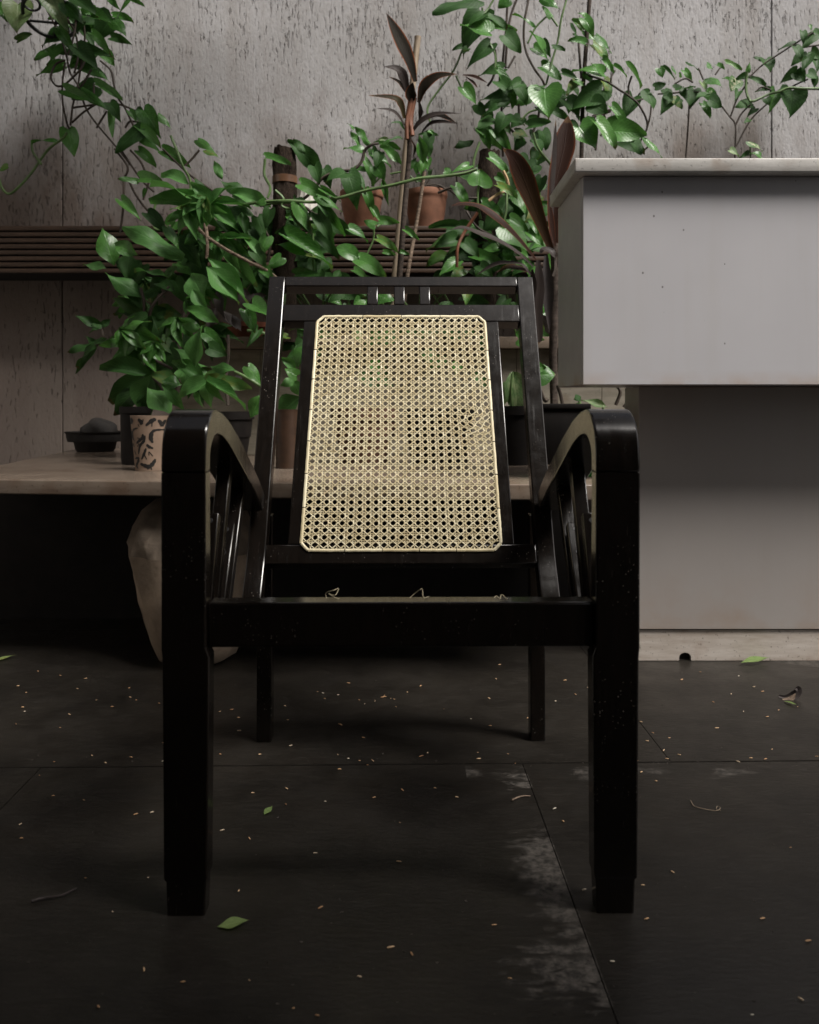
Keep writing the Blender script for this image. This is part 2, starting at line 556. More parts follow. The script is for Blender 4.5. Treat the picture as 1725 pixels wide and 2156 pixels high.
M = dict(
    black=mat_lacquer(), wall=mat_wall(), floor=mat_floor(), lam=mat_laminate(), lam2=mat_laminate('darker_laminate', (0.77, 0.72, 0.655)),  # base boards use the same laminate tinted darker and warmer
    slab=mat_stone('pale_counter_stone', (0.40, 0.385, 0.36), (0.60, 0.58, 0.55), 0.45),
    shelf=mat_stone('beige_shelf_stone', (0.140, 0.105, 0.080), (0.205, 0.163, 0.128), 0.25),
    tile=mat_stone('stained_planter_tile', (0.17, 0.15, 0.115), (0.29, 0.26, 0.21), 0.5),
    cane=mat_cane(), coir=mat_coir(), glass=mat_glass(),
    slat=mat_simple('dark_brown_slat', (0.055, 0.032, 0.020), 0.55, 0.4, 5, 0.25, 40, 0.35, (2, 8, 20)),
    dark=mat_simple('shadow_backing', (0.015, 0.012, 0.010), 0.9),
    terra=mat_simple('terracotta', (0.21, 0.092, 0.052), 0.8, 0.3, 14, 0.2),
    grout=mat_simple('dusty_grout', (0.0075, 0.0062, 0.005), 0.95, 0.5, 25, 0, 80, 0.1),
    grit=mat_simple('grit', (0.06, 0.05, 0.042), 0.9, 0.9, 9),
    brick2=mat_simple('brown_clay', (0.085, 0.040, 0.024), 0.8, 0.3, 14, 0.2),
    brick=mat_simple('red_clay', (0.24, 0.075, 0.04), 0.8, 0.3, 14, 0.2),
    plast=mat_simple('black_plastic', (0.011, 0.009, 0.008), 0.65, 0.3, 18, 0.1, 80, 0.2),
    clay=mat_simple('dark_clay', (0.018, 0.015, 0.013), 0.85, 0.35, 20, 0.3),
    cream=mat_simple('unglazed_beige_clay', (0.25, 0.175, 0.125), 0.75, 0.15, 22, 0.1),
    motif=mat_simple('black_glaze', (0.010, 0.009, 0.008), 0.6, 0.3),
    copper=mat_simple('brown_ribbed_tin', (0.050, 0.027, 0.016), 0.4, 0.35, 25),
    iron=mat_simple('black_iron', (0.012, 0.012, 0.013), 0.45, 0.3, 30, 0.2),
    sack=mat_simple('woven_sack', (0.34, 0.26, 0.19), 0.85, 0.45, 9, 0.9, 45),
    sackd=mat_simple('dark_sack', (0.21, 0.165, 0.125), 0.88, 0.5, 12, 1.0, 40),  # darker sack colour for the gathered top
    soil=mat_simple('soil', (0.022, 0.015, 0.010), 0.95, 0.5, 40, 0.8, 60, 0.1),
    white=mat_simple('white_ceramic', (0.72, 0.69, 0.62), 0.4, 0.1, 12),
    bamboo=mat_simple('weathered_bamboo', (0.30, 0.235, 0.165), 0.6, 0.3, 12, 0.2, 60, 0.4, (10, 10, 1)),
    bark=mat_simple('ringed_bark', (0.055, 0.042, 0.034), 0.85, 0.6, 6, 0.5, 30, 0.2, (8, 8, 22)),
    bark2=mat_simple('pale_bark', (0.21, 0.155, 0.115), 0.8, 0.6, 6, 0.5, 30, 0.2, (8, 8, 26)),
    stem=mat_simple('green_stem', (0.10, 0.17, 0.055), 0.5, 0.35, 20),
    stemd=mat_simple('brown_stem', (0.045, 0.032, 0.022), 0.75, 0.4, 20),
    twig=mat_simple('cream_twig', (0.50, 0.34, 0.18), 0.6, 0.3, 20),
    stalk=mat_simple('copper_stalk', (0.17, 0.065, 0.032), 0.6, 0.3, 20),
    tape=mat_simple('brown_tape', (0.16, 0.085, 0.05), 0.25, 0.25, 14),
    paleplaster=mat_simple('pale_plaster', (0.50, 0.47, 0.43), 0.9, 0.1, 3),
    plaster=mat_simple('dark_plaster', (0.035, 0.030, 0.027), 0.9, 0.2, 3),
    plinth=mat_stone('stained_plinth', (0.36, 0.30, 0.25), (0.56, 0.51, 0.46), 0.5),
    grain=mat_grain(),
    dead=mat_simple('withered_leaf', (0.035, 0.026, 0.024), 0.7, 0.5, 10),
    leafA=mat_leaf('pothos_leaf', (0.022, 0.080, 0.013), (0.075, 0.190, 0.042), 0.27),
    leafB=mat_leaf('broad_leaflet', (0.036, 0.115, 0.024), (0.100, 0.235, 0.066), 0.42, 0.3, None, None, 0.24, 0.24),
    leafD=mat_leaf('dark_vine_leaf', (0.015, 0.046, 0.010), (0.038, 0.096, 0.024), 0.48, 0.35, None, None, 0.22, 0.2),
    leafV=mat_leaf('variegated_leaf', (0.05, 0.12, 0.035), (0.08, 0.17, 0.05), 0.35, 0.2, (0.52, 0.52, 0.34)),
    leafP=mat_leaf('pale_green_leaf', (0.08, 0.15, 0.055), (0.15, 0.23, 0.095), 0.35, 0.5, (0.26, 0.33, 0.16)),
    leafC=mat_leaf('cordyline_leaf', (0.012, 0.011, 0.008), (0.020, 0.015, 0.010), 0.45, 0.05, None, (0.22, 0.065, 0.02), 0.06, .08),
    leafR=mat_leaf('brown_strap_leaf', (0.016, 0.0078, 0.0055), (0.025, 0.0115, 0.008), 0.45, 0.05, None, (0.11, 0.035, 0.015), 0.08, .08),
    leafG=mat_leaf('grey_strap_leaf', (0.022, 0.017, 0.015), (0.036, 0.027, 0.024), 0.42, 0.05, None, None, 0.05, .15),
    fallen=mat_leaf('fallen_green_leaf', (0.13, 0.20, 0.06), (0.19, 0.26, 0.09), 0.5, 0.4),
)

# ================================================================== SETTING
# ---- floor of separate slate tiles
fl = empty('floor', (0, 0, 0), kind='structure')
bm = bmesh.new()
box(bm, -4, 4, -3, 3.9, -0.06, -0.0010)
obj('joint_bed', bm, M['grout'], fl)
rot = R(-1.1)
def floor_tile(x0, x1, y0, y1):
    bm = bmesh.new()
    g = 0.0010
    vs = box(bm, x0 + g, x1 - g, y0 + g * 3.2, y1 - g * 3.2, -0.012, 0.0)
    bmesh.ops.rotate(bm, verts=bm.verts, cent=(0.2, 1.557, 0), matrix=Matrix.Rotation(R(1.2), 3, 'Z'))
    dz = random.uniform(-0.0006, 0.0006)
    bmesh.ops.translate(bm, verts=bm.verts, vec=(0, 0, dz))
    return obj('tile', bm, M['floor'], fl)
TW, TD = 0.868, 0.95
for j in range(-3, 3):
    y0 = 1.557 + j * TD
    sh = 0.2055 if j < 0 and j % 2 == 1 else (0.478 if j % 2 == 0 else 0.2055)
    tw = TW * 2 if j >= 0 else TW
    for i in range(-4, 5):
        x0 = sh + i * tw
        if -3.9 < x0 < 3.0:
            floor_tile(x0, x0 + tw, y0, y0 + TD)

# ---- back wall of cast concrete panels
YW = 3.64
wall = empty('wall', (0, YW, 0), 'grey concrete back wall with rough vertical pits and a dark joint at left', 'wall')
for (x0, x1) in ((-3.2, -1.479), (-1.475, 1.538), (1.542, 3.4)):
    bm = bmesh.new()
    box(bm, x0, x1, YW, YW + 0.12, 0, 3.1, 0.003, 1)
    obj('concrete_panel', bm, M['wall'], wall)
bm = bmesh.new()
box(bm, -3.2, 3.4, YW + 0.02, YW + 0.11, 0, 3.09)
obj('joint_backing', bm, M['dark'], wall)

# ---- unseen walls and slabs added to shape the light
bm = bmesh.new(); box(bm, -2.75, -2.6, -2.9, YW, 0, 3.2)  # added wall, kept pale to bounce light onto left-facing sides
tag(obj('bounce_wall', bm, M['paleplaster']), 'unseen pale wall left of the chair, added to bounce light', 'wall')
bm = bmesh.new(); box(bm, -2.6, 3.4, -2.9, -2.75, 0, 3.2)  # added to darken the low sky behind the camera
tag(obj('added_dark_wall', bm, M['plaster']), 'unseen dark wall behind the camera, added to block low sky', 'wall')
bm = bmesh.new(); box(bm, -2.75, 3.4, -2.9, 0.15, 3.2, 3.32)  # added to hold back sky light on the camera's side
tag(obj('added_roof', bm, M['plaster']), 'unseen dark slab above and behind the camera, added to cut sky light', 'added_roof')
bm = bmesh.new(); box(bm, -2.75, -1.15, 1.9, YW + 0.12, 3.2, 3.32)  # added to dim the left part of the back wall
tag(obj('side_blocker', bm, M['plaster']), 'unseen dark slab over the left side, added to shade the back wall', 'added_roof')

bm = bmesh.new(); box(bm, -0.30, 0.90, 1.0, 1.85, 3.2, 3.3)  # added overhead to shade the shelf, its pots and the bush
tag(obj('blocker', bm, M['plaster']), 'unseen dark flat panel overhead, added to shade the shelf and bush', 'blocker')

bm = bmesh.new(); box(bm, -1.14, 0.25, 2.30, 2.95, 3.2, 3.3)  # added overhead to shade the lower left of the back wall
tag(obj('blocker', bm, M['plaster']), 'unseen dark narrow panel overhead, added to shade the lower back wall', 'blocker')

# ---- slatted wooden ledge on the wall
YB = 3.42
zt, zb = W(0, 474, YB).z, W(0, 576, YB).z
ledge = empty('wooden_ledge', (0, YB, zb), 'long dark brown slatted wooden ledge fixed across the concrete wall', 'ledge')
bm = bmesh.new(); box(bm, -2.6, 1.9, YB + 0.012, YW - 0.002, zb + 0.004, zt - 0.006)
obj('core', bm, M['dark'], ledge)
ns = 8
p = (zt - zb) / ns
for i in range(ns):
    bm = bmesh.new()
    z0 = zb + i * p + 0.0035
    box(bm, -2.6, 1.9, YB - random.uniform(0, 0.003), YB + 0.0118, z0, z0 + p - 0.007, 0.003, 2)
    obj('slat', bm, M['slat'], ledge, 40)
bm = bmesh.new(); box(bm, -2.6, 1.9, YB + 0.0122, YW - 0.003, zt - 0.0058, zt, 0.001, 1)
obj('top_board', bm, M['slat'], ledge)

# ---- stone shelf (low bench)
SZ = 0.472
shelf = empty('stone_shelf', (0, 2.4, 0), 'low beige stone shelf slab behind the chair with a polished front edge', 'shelf')
bm = bmesh.new()
pts = [(-1.16, 2.10), (-0.30, 1.985), (0.505, 1.930), (0.505, YW - 0.006), (-1.40, YW - 0.006)]
bot = [bm.verts.new((x, y, SZ - 0.036)) for x, y in pts]
top = [bm.verts.new((x, y, SZ)) for x, y in pts]
bm.faces.new(bot[::-1]); bm.faces.new(top)
for i in range(5):
    j = (i + 1) % 5
    bm.faces.new((bot[i], bot[j], top[j], top[i]))
bmesh.ops.bevel(bm, geom=list(bm.edges), offset=0.004, segments=3, affect='EDGES', profile=0.5)
obj('slab', bm, M['shelf'], shelf, 40)
for x in (-1.05, 0.36):
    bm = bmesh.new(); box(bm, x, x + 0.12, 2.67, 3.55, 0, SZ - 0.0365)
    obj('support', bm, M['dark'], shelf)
bm = bmesh.new(); box(bm, -2.55, 0.50, 2.62, 2.66, 0, SZ - 0.037)  # added dark sheet standing in for deep shade under the shelf
obj('shade_panel', bm, M['dark'], shelf)

# ---- tiled planter trough standing on the shelf
YP = 3.10
planter = empty('planter_trough', (0, YP, SZ), 'long stained tiled planter trough with a beige stone rim on the shelf', 'planter')
rz0, rz1 = W(0, 733, 3.05).z, W(0, 708.5, 3.05).z
bm = bmesh.new(); box(bm, -0.872, 1.25, 3.05, 3.14, rz0, rz1, 0.003, 2)
obj('rim', bm, M['shelf'], planter, 40)
x = -0.85
while x < 1.2:
    bm = bmesh.new(); box(bm, x, x + 0.3084, YP, YP + 0.012, SZ + 0.001, rz0 - 0.001, 0.0015, 1)
    obj('tile', bm, M['tile'], planter)
    x += 0.3094
bm = bmesh.new(); box(bm, -0.85, 1.24, YP + 0.0125, YP + 0.06, SZ + 0.001, rz0 - 0.0015)
box(bm, -0.85, -0.80, YP + 0.061, YW - 0.01, SZ + 0.001, rz0 - 0.0015)
obj('backing', bm, M['dark'], planter)
bm = bmesh.new(); box(bm, -0.845, 1.235, 3.161, YW - 0.012, SZ + 0.002, rz0 + 0.015)
obj('soil', bm, M['soil'], planter)

# ---- white counter with stone top at the right
cab = empty('counter', (0.6, 2.25, 0), 'tall white laminate counter with overhanging pale stone top at right', 'counter')
YS, YF = 1.968, 2.0
z_t, z_b = W(0, 332, YS).z, W(0, 362, YS).z
bm = bmesh.new(); box(bm, 348 * YS / FD, 2.6, YS, 2.318, z_b, z_t, 0.0035, 3)
obj('stone_top', bm, M['slab'], cab, 40)
bm = bmesh.new(); box(bm, 364 * YF / FD + 0.0015, 2.55, YF, YF + 0.018, 0.70, z_b - 0.0008, 0.0012, 1)
obj('front_board', bm, M['lam'], cab)
bm = bmesh.new(); box(bm, 364 * YF / FD, 2.55, YF + 0.0186, 2.326, 0.7005, z_b - 0.0008, 0.0015, 1)
obj('cabinet_body', bm, M['lam'], cab)
xb = 0.583
bm = bmesh.new(); box(bm, xb, 2.5, 2.177, 2.195, 0.082, 0.6995, 0.0015, 1)
obj('base_board', bm, M['lam2'], cab)
bm = bmesh.new(); box(bm, xb + 0.001, 2.49, 2.1955, 2.32, 0.0, 0.6985)
obj('base_body', bm, M['lam2'], cab)
# plinth with an arched drain notch
bm = bmesh.new()
nx0, nx1, nh = W(1430, 1390, 2.185).x, W(1455, 1390, 2.185).x, 0.021
prof = [(xb - 0.001, 0.001), (nx0, 0.001)]
for k in range(9):
    a = math.pi - math.pi * k / 8
    cx, rr = (nx0 + nx1) / 2, (nx1 - nx0) / 2
    prof.append((cx + rr * math.cos(a), nh - rr * 0.75 + rr * 0.75 * math.sin(a)))
prof += [(nx1, 0.001), (2.49, 0.001), (2.49, 0.079), (xb - 0.001, 0.079)]
fr = [bm.verts.new((x, 2.183, z)) for x, z in prof]
bk = [bm.verts.new((x, 2.1950, z)) for x, z in prof]
bm.faces.new(fr); bm.faces.new(bk[::-1])
for i in range(len(prof)):
    j = (i + 1) % len(prof)
    bm.faces.new((fr[i], bk[i], bk[j], fr[j]))
bmesh.ops.recalc_face_normals(bm, faces=bm.faces)
obj('plinth', bm, M['plinth'], cab)
bm = bmesh.new(); box(bm, nx0 - 0.004, nx1 + 0.004, 2.1951, 2.1954, 0.0012, 0.03)
obj('drain_hole', bm, M['dark'], cab)

# ================================================================== CHAIR
CH = empty('armchair', (-0.0105, 1.09, 0), 'black lacquered wooden armchair with a woven cane back and no seat', 'armchair')
CH.rotation_euler = (0, 0, R(0.57))
BK = M['black']
def cpart(name, bm, mat=BK, smooth=21, parent=CH):
    return obj(name, bm, mat, parent, smooth, world=False)

outer = [(0, .565), (.0005, .580), (.004, .603), (.012, .6205), (.026, .634), (.0425, .6425), (.060, .6458), (.082, .6447), (.109, .6405), (.153, .6296), (.191, .616), (.241, .598), (.2845, .579), (.331, .559), (.406, .526), (.475, .489)]
inner = [(.028, .565), (.0285, .575), (.0305, .588), (.036, .597), (.045, .604), (.055, .6085), (.067, .6108), (.084, .6111), (.109, .6079), (.144, .598), (.178, .5855), (.225, .566), (.268, .548), (.315, .528), (.385, .497), (.455, .4605)]
o2 = catmull([(a, b, 0) for a, b in outer], 3)
i2 = catmull([(a, b, 0) for a, b in inner], 3)
for s in (-1, 1):
    xa, xb_ = (0.249, 0.3055)
    bm = bmesh.new()
    strip_solid(bm, [(v.x, v.y) for v in o2], [(v.x, v.y) for v in i2], xa, xb_, 0.0028)
    if s < 0: bmesh.ops.scale(bm, vec=(-1, 1, 1), verts=bm.verts); bmesh.ops.reverse_faces(bm, faces=bm.faces)
    cpart('armrest', bm)
    # front leg: slightly tapered, worn and stepped in at the foot
    bm = bmesh.new()
    secs = [(0.0, .2505, .2985, .003, .031), (0.044, .2490, .2998, .002, .0325), (0.050, .2468, .3022, .0, .034), (0.33, .2445, .304, .0, .033), (0.3405, .2485, .3052, .0, .030), (0.5648, .249, .3055, .0, .028)]
    rings = [[bm.verts.new((x, y, z)) for x, y in ((a, c), (b, c), (b, d), (a, d))] for z, a, b, c, d in secs]
    for r_, q_ in zip(rings, rings[1:]):
        for k in range(4):
            bm.faces.new((r_[k], r_[(k + 1) % 4], q_[(k + 1) % 4], q_[k]))
    bm.faces.new(rings[0][::-1]); bm.faces.new(rings[-1])
    es = [e for e in bm.edges if abs((e.verts[0].co - e.verts[1].co).normalized().z) > 0.9]
    bmesh.ops.bevel(bm, geom=es, offset=0.0025, segments=2, affect='EDGES', profile=0.5)
    bmesh.ops.recalc_face_normals(bm, faces=bm.faces)
    if s < 0: bmesh.ops.scale(bm, vec=(-1, 1, 1), verts=bm.verts); bmesh.ops.reverse_faces(bm, faces=bm.faces)
    cpart('front_leg', bm, smooth=20)
    # rear leg
    bm = bmesh.new()
    obox(bm, (s * .2655, .582, 0), (s * .2625, .572, .44), .0145, .0155, (0, -1, 0), 0.002)
    cpart('rear_leg', bm)
    # seat side rail
    bm = bmesh.new()
    obox(bm, (s * .2775, .043, .3535), (s * .2775, .560, .252), .015, .012, (0, .18, 1), .003)
    cpart('side_rail', bm)
    # slats under the arm with their short screwed battens
    for (a, b_) in (((.1485, .327), (.262, .556)), ((.227, .307), (.378, .516))):
        xc = s * .2775
        bm = bmesh.new()
        obox(bm, (xc, a[0], a[1]), (xc, b_[0], b_[1]), .0105, .010, (0, -1, .5), .0016)
        cpart('arm_slat', bm)
    for (a, b_, xs) in (((.1125, .329), (.183, .489), .2805), ((.1935, .3145), (.298, .457), .2795)):
        bm = bmesh.new()
        xc = s * xs
        obox(bm, (xc, a[0], a[1]), (xc, b_[0], b_[1]), .0115, .0095, (0, -1, .5), .002)
        bt = cpart('batten', bm)
        d = Vector((0, b_[0] - a[0], b_[1] - a[1])); dn = d.normalized()
        nn = Vector((0, -dn.z, dn.y))
        for t in (0.93, 0.70):
            c = Vector((xc, a[0], a[1])) + d * t + nn * 0.0096
            bm = bmesh.new()
            bmesh.ops.create_cone(bm, cap_ends=True, segments=10, radius1=.0042, radius2=.0036, depth=.0012,
                                  matrix=Matrix.Translation(c) @ nn.to_track_quat('Z', 'Y').to_matrix().to_4x4())
            cpart('screw', bm, M['iron'], None, bt)

bm = bmesh.new(); box(bm, -.2482, .2482, .008, .042, .3405, .398, .003)
cpart('front_rail', bm)
bm = bmesh.new(); box(bm, -.2475, .2475, .566, .592, .205, .258, .003)
cpart('rear_rail', bm)

# back frame
BO = Vector((0, .44, .387)); BU = Vector((0, .4398, .8981)); BN = Vector((0, -.8981, .4398))
TH = 0.032
CANE_T = .053 / .4925
def back(x, s, n=0.0):
    return Vector((x, 0, 0)) + BO + BU * s + BN * n
def bar(name, x0, x1, s0, s1, n1=0.0, n0=-TH, bev=.002, xt=0.0):
    bm = bmesh.new()
    vs = []
    for n in (n0, n1):
        for (x, s) in ((x0, s0), (x1, s0), (x1 + xt, s1), (x0 + xt, s1)):
            vs.append(bm.verts.new(back(x, s, n)))
    for idx in ((3, 2, 1, 0), (4, 5, 6, 7), (0, 1, 5, 4), (1, 2, 6, 5), (2, 3, 7, 6), (3, 0, 4, 7)):
        bm.faces.new([vs[i] for i in idx])
    bmesh.ops.recalc_face_normals(bm, faces=bm.faces)
    bmesh.ops.bevel(bm, geom=list(bm.edges), offset=bev, segments=2, affect='EDGES', profile=0.5)
    return cpart(name, bm)
for s in (-1, 1):
    # outer stile, curving forward at its foot
    top_s, pts_f, pts_b = .5955, [], []
    path = [(.374, .290), (.391, .320), (.413, .350), (.440, .387)]
    cen = [Vector((0, y, z)) for y, z in path] + [BO + BU * t for t in (.08, .2, .35, .5, top_s)]
    cen = catmull(cen, 4)
    fr_, bk_ = [], []
    for i, c in enumerate(cen):
        d = (cen[min(i + 1, len(cen) - 1)] - cen[max(i - 1, 0)]).normalized()
        nn = Vector((0, -d.z, d.y))
        bk_.append((c - nn * TH)[1:]); fr_.append(c[1:])
    bm = bmesh.new()
    strip_solid(bm, fr_, bk_, .2425, .2758, .0022)
    if s < 0: bmesh.ops.scale(bm, vec=(-1, 1, 1), verts=bm.verts); bmesh.ops.reverse_faces(bm, faces=bm.faces)
    cpart('stile', bm)
bar('top_rail', -.2422, .2422, .5715, .5955, -.0003)
bar('cross_rail', -.2422, .2422, .4857, .5262, -.0003)
bar('bottom_rail', -.2422, .2422, -.0192, .0164, -.0003)
for s in (-1, 1):
    a, b_ = .1765, .2035
    bar('inner_stile', min(s * a, s * b_), max(s * a, s * b_), .0166, .4855, -.0003, xt=-s * .0055)
for x in (-.0595, -.0038, .0488):
    bar('top_slat', x - .011, x + .011, .5264, .5713, -.001)

# woven cane panel
NX, NS = 23, 36
CX, S0, S1 = .1775, .008, .4925
PX, PS = 2 * CX / NX, (S1 - S0) / NS
ch = .013
cpan = empty('cane_panel')
cpan.parent = CH
def binding(p0, p1, w=.0058):
    bm = bmesh.new()
    a, b_ = back(p0[0] * (1 - CANE_T * p0[1]), p0[1], .0022), back(p1[0] * (1 - CANE_T * p1[1]), p1[1], .0022)
    ax = (b_ - a).normalized(); sd = ax.cross(BN).normalized()
    n = 5
    rows = []
    for k in range(9):
        t = k / 8
        c = a.lerp(b_, t) + BN * random.uniform(-.0003, .0005) + sd * random.uniform(-.0003, .0003)
        row = []
        for j in range(n):
            u = -1 + 2 * j / (n - 1)
            row.append(bm.verts.new(c + sd * u * w / 2 + BN * (0.0016 * (1 - u * u))))
        rows.append(row)
    for r_, q_ in zip(rows, rows[1:]):
        for j in range(n - 1):
            bm.faces.new((r_[j], r_[j + 1], q_[j + 1], q_[j]))
    return obj('binding', bm, M['cane'], cpan, 60, world=False)
bx, b0, b1 = CX + .002, S0 - .003, S1 + .003
segs = []
def split(p, q, k):
    for i in range(k):
        t0, t1 = i / k + (.004 if i else 0), (i + 1) / k
        segs.append(((p[0] + (q[0] - p[0]) * t0, p[1] + (q[1] - p[1]) * t0), (p[0] + (q[0] - p[0]) * t1, p[1] + (q[1] - p[1]) * t1)))
split((-bx + ch, b1), (bx - ch, b1), 4); split((bx, b1 - ch), (bx, b0 + ch), 7)
split((bx - ch, b0), (-bx + ch, b0), 5); split((-bx, b0 + ch), (-bx, b1 - ch), 7)
split((-bx, b1 - ch), (-bx + ch, b1), 1); split((bx - ch, b1), (bx, b1 - ch), 1)
split((bx, b0 + ch), (bx - ch, b0), 1); split((-bx + ch, b0), (-bx, b0 + ch), 1)
for p, q in segs:
    binding(p, q)

def warpc(x, s):
    """small irregularities and the slack spot at the right"""
    dx = .0006 * math.sin(37 * s + 11 * x) + .0004 * math.sin(91 * x + 23 * s)
    ds = .0006 * math.sin(41 * x + 17 * s)
    q = math.exp(-(((x - .150) / .03) ** 2 + ((s - .262) / .03) ** 2))
    return x + dx + .005 * q * math.sin(160 * s), s + ds - .006 * q
def inside(x, s):
    if abs(x) > CX + .0005 or s < S0 - .0005 or s > S1 + .0005: return False
    ax, sy = CX - abs(x), min(s - S0, S1 - s)
    return ax + sy > ch * 0.75
def strand(pts, w):
    """pts: (x, s, n) list -> one thin ribbon with a rounded top"""
    bm = bmesh.new()
    P = []
    for x, s, n in pts:
        wx, ws = warpc(x, s)
        P.append(back(wx * (1 - CANE_T * ws), ws, n))
    rows = []
    for i, p_ in enumerate(P):
        d = (P[min(i + 1, len(P) - 1)] - P[max(i - 1, 0)]).normalized()
        sd = d.cross(BN).normalized()
        rows.append([bm.verts.new(p_ - sd * w / 2 - BN * .0005), bm.verts.new(p_ + BN * .0003), bm.verts.new(p_ + sd * w / 2 - BN * .0005)])
    for r_, q_ in zip(rows, rows[1:]):
        for j in (0, 1):
            bm.faces.new((r_[j], r_[j + 1], q_[j + 1], q_[j]))
    return obj('cane_strand', bm, M['cane'], cpan, 70, world=False)
for k in range(1, NX):
    for sgn in (-1, 1):
        pts = []
        for j in range(0, 2 * NS + 1):
            s = S0 + j * PS / 2
            x = -CX + k * PX
            e = min(1, min(j, 2 * NS - j) / 2.2)
            x += sgn * PX * .165 * e
            if not inside(x, s): continue
            row = j // 2
            over = (j % 2 == 1) and ((k + row) % 3 == 0) and sgn < 0
            pts.append((x, s, .0036 if over else (.0004 if j % 2 == 0 else .0014)))
        strand(pts, .0022)
for j in range(1, NS):
    for sgn in (-1, 1):
        pts = []
        for k in range(0, 2 * NX + 1):
            x = -CX + k * PX / 2
            e = min(1, min(k, 2 * NX - k) / 2.2)
            s = S0 + j * PS + sgn * PS * .125 * e
            if not inside(x, s): continue
            pts.append((x, s, .0012 + (.0004 if k % 2 else 0)))
        strand(pts, .0019)
for dr in (1, -1):
    for m_ in range(-NS - 1, NX + NS + 2):
        pts = []
        for q in range(0, 2 * NX + 1):
            cx = q / 2
            sy = (m_ + 0.5 - cx) if dr > 0 else (cx - m_ - 0.5)
            if sy < -.001 or sy > NS + .001: continue
            x, s = -CX + cx * PX, S0 + sy * PS
            if not inside(x, s): continue
            pts.append((x, s, (.0026 if dr < 0 else .0019) + (.0004 if (q % 4) < 2 else 0)))
        if len(pts) > 1:
            strand(pts, .0022)
# loose ends of the removed seat caning on the front rail
for pts in ([(-.098, 0), (-.099, .006), (-.088, .012), (-.083, .0105), (-.086, .006), (-.096, .004), (-.084, .001), (-.080, -.001)],
            [(.010, -.001), (.019, .006), (.0245, .0125), (.028, .009), (.029, .003), (.037, .0)],
            [(.122, 0), (.126, .0015), (.129, .0), (.133, .002), (.138, .0005)]):
    bm = bmesh.new()
    tube(bm, catmull([(x, .034 + .01 * math.sin(9 * i), .398 + z) for i, (x, z) in enumerate(pts)], 4), .00042, 5)
    obj('loose_strand', bm, M['cane'], CH, 60, world=False)

# ================================================================== POTS AND THINGS
def pot_thing(name, c, prof, mat, label, cat, soil=True, rim=None, sides=32, mod=None, grp=None):
    t = empty(name, c, label, cat, grp)
    bm = bmesh.new()
    r1, h = prof[-1]
    inner = [(r1 - .005, h), (r1 - .006, h - .02), (r1 - .012, h * .5)]
    lathe(bm, prof + inner, c, sides, mod=mod)
    obj('body', bm, mat, t, 40)
    if soil:
        bm = bmesh.new()
        bmesh.ops.create_circle(bm, cap_ends=True, segments=24, radius=r1 - .004)
        bmesh.ops.translate(bm, verts=bm.verts, vec=Vector(c) + Vector((0, 0, h - .018)))
        obj('soil', bm, M['soil'], t)
    return t
zl = zt + .0005
def flower_pot(S, Y, rt, rb, h, label, key):
    c = W(S / 1.9, 474, Y); c.z = zl
    return pot_thing('flower_pot', c, [(rb, 0), (rb + (rt - rb) * .35, h * .30), (rb + (rt - rb) * .37, h * .31), (rb + (rt - rb) * .42, h * .345), (rb + (rt - rb) * .45, h * .36),
                     (rb + (rt - rb) * .75, h * .68), (rb + (rt - rb) * .77, h * .70), (rb + (rt - rb) * .8, h * .80), (rt * .99, h * .83), (rt, h * .87), (rt, h * .96), (rt * .98, h)], M[key], label, 'pot', grp='terracotta pots on the wooden ledge')
fp1 = flower_pot(1447, 3.512, .090, .060, .155, 'smaller lit terracotta pot on the ledge, left of the tall stem', 'terra')
fp2 = flower_pot(1705, 3.508, .088, .066, .155, 'shaded terracotta pot on the ledge, right of the tall bamboo stake', 'terra')
c = W(1226 / 1.9, 474, 3.50); c.z = zl
fl_ = pot_thing('fluted_vase', c, [(.030, 0), (.045, .05), (.044, .10), (.034, .15), (.040, .175)], M['white'], 'white fluted vase on the ledge behind the coir pole', 'vase', False, sides=48,
          mod=lambda a, z: 1 + .05 * math.cos(12 * a))
# shelf things
def onshelf(x, Y): 
    v = W(x, 900, Y); v.z = SZ + .0006
    return v
c = onshelf(201, 3.36)
dish = pot_thing('clay_dish', c, [(.068, 0), (.075, .010), (.080, .035), (.096, .060), (.112, .072), (.114, .078)], M['clay'], 'shallow dark clay dish at the back of the shelf, far left', 'dish', False)
bm = bmesh.new()
bmesh.ops.create_icosphere(bm, subdivisions=3, radius=1)
for v in bm.verts:
    f = 1 + .10 * math.sin(5 * v.co.x + 3 * v.co.z) + .07 * math.sin(9 * v.co.y + 2)
    v.co = Vector((v.co.x * .072 * f, v.co.y * .06 * f, v.co.z * .050 * f)) + c + Vector((.02, 0, .078))
tag(obj('rock', bm, M['clay'], None, 60), 'dark rough stone resting in the shallow clay dish', 'stone')
c = onshelf(285, 2.62)
pot_thing('black_pot', c, [(.040, 0), (.042, .02), (.044, .155), (.047, .156), (.047, .176)], M['plast'], 'plain black cylinder pot behind the patterned pot on the shelf', 'pot')
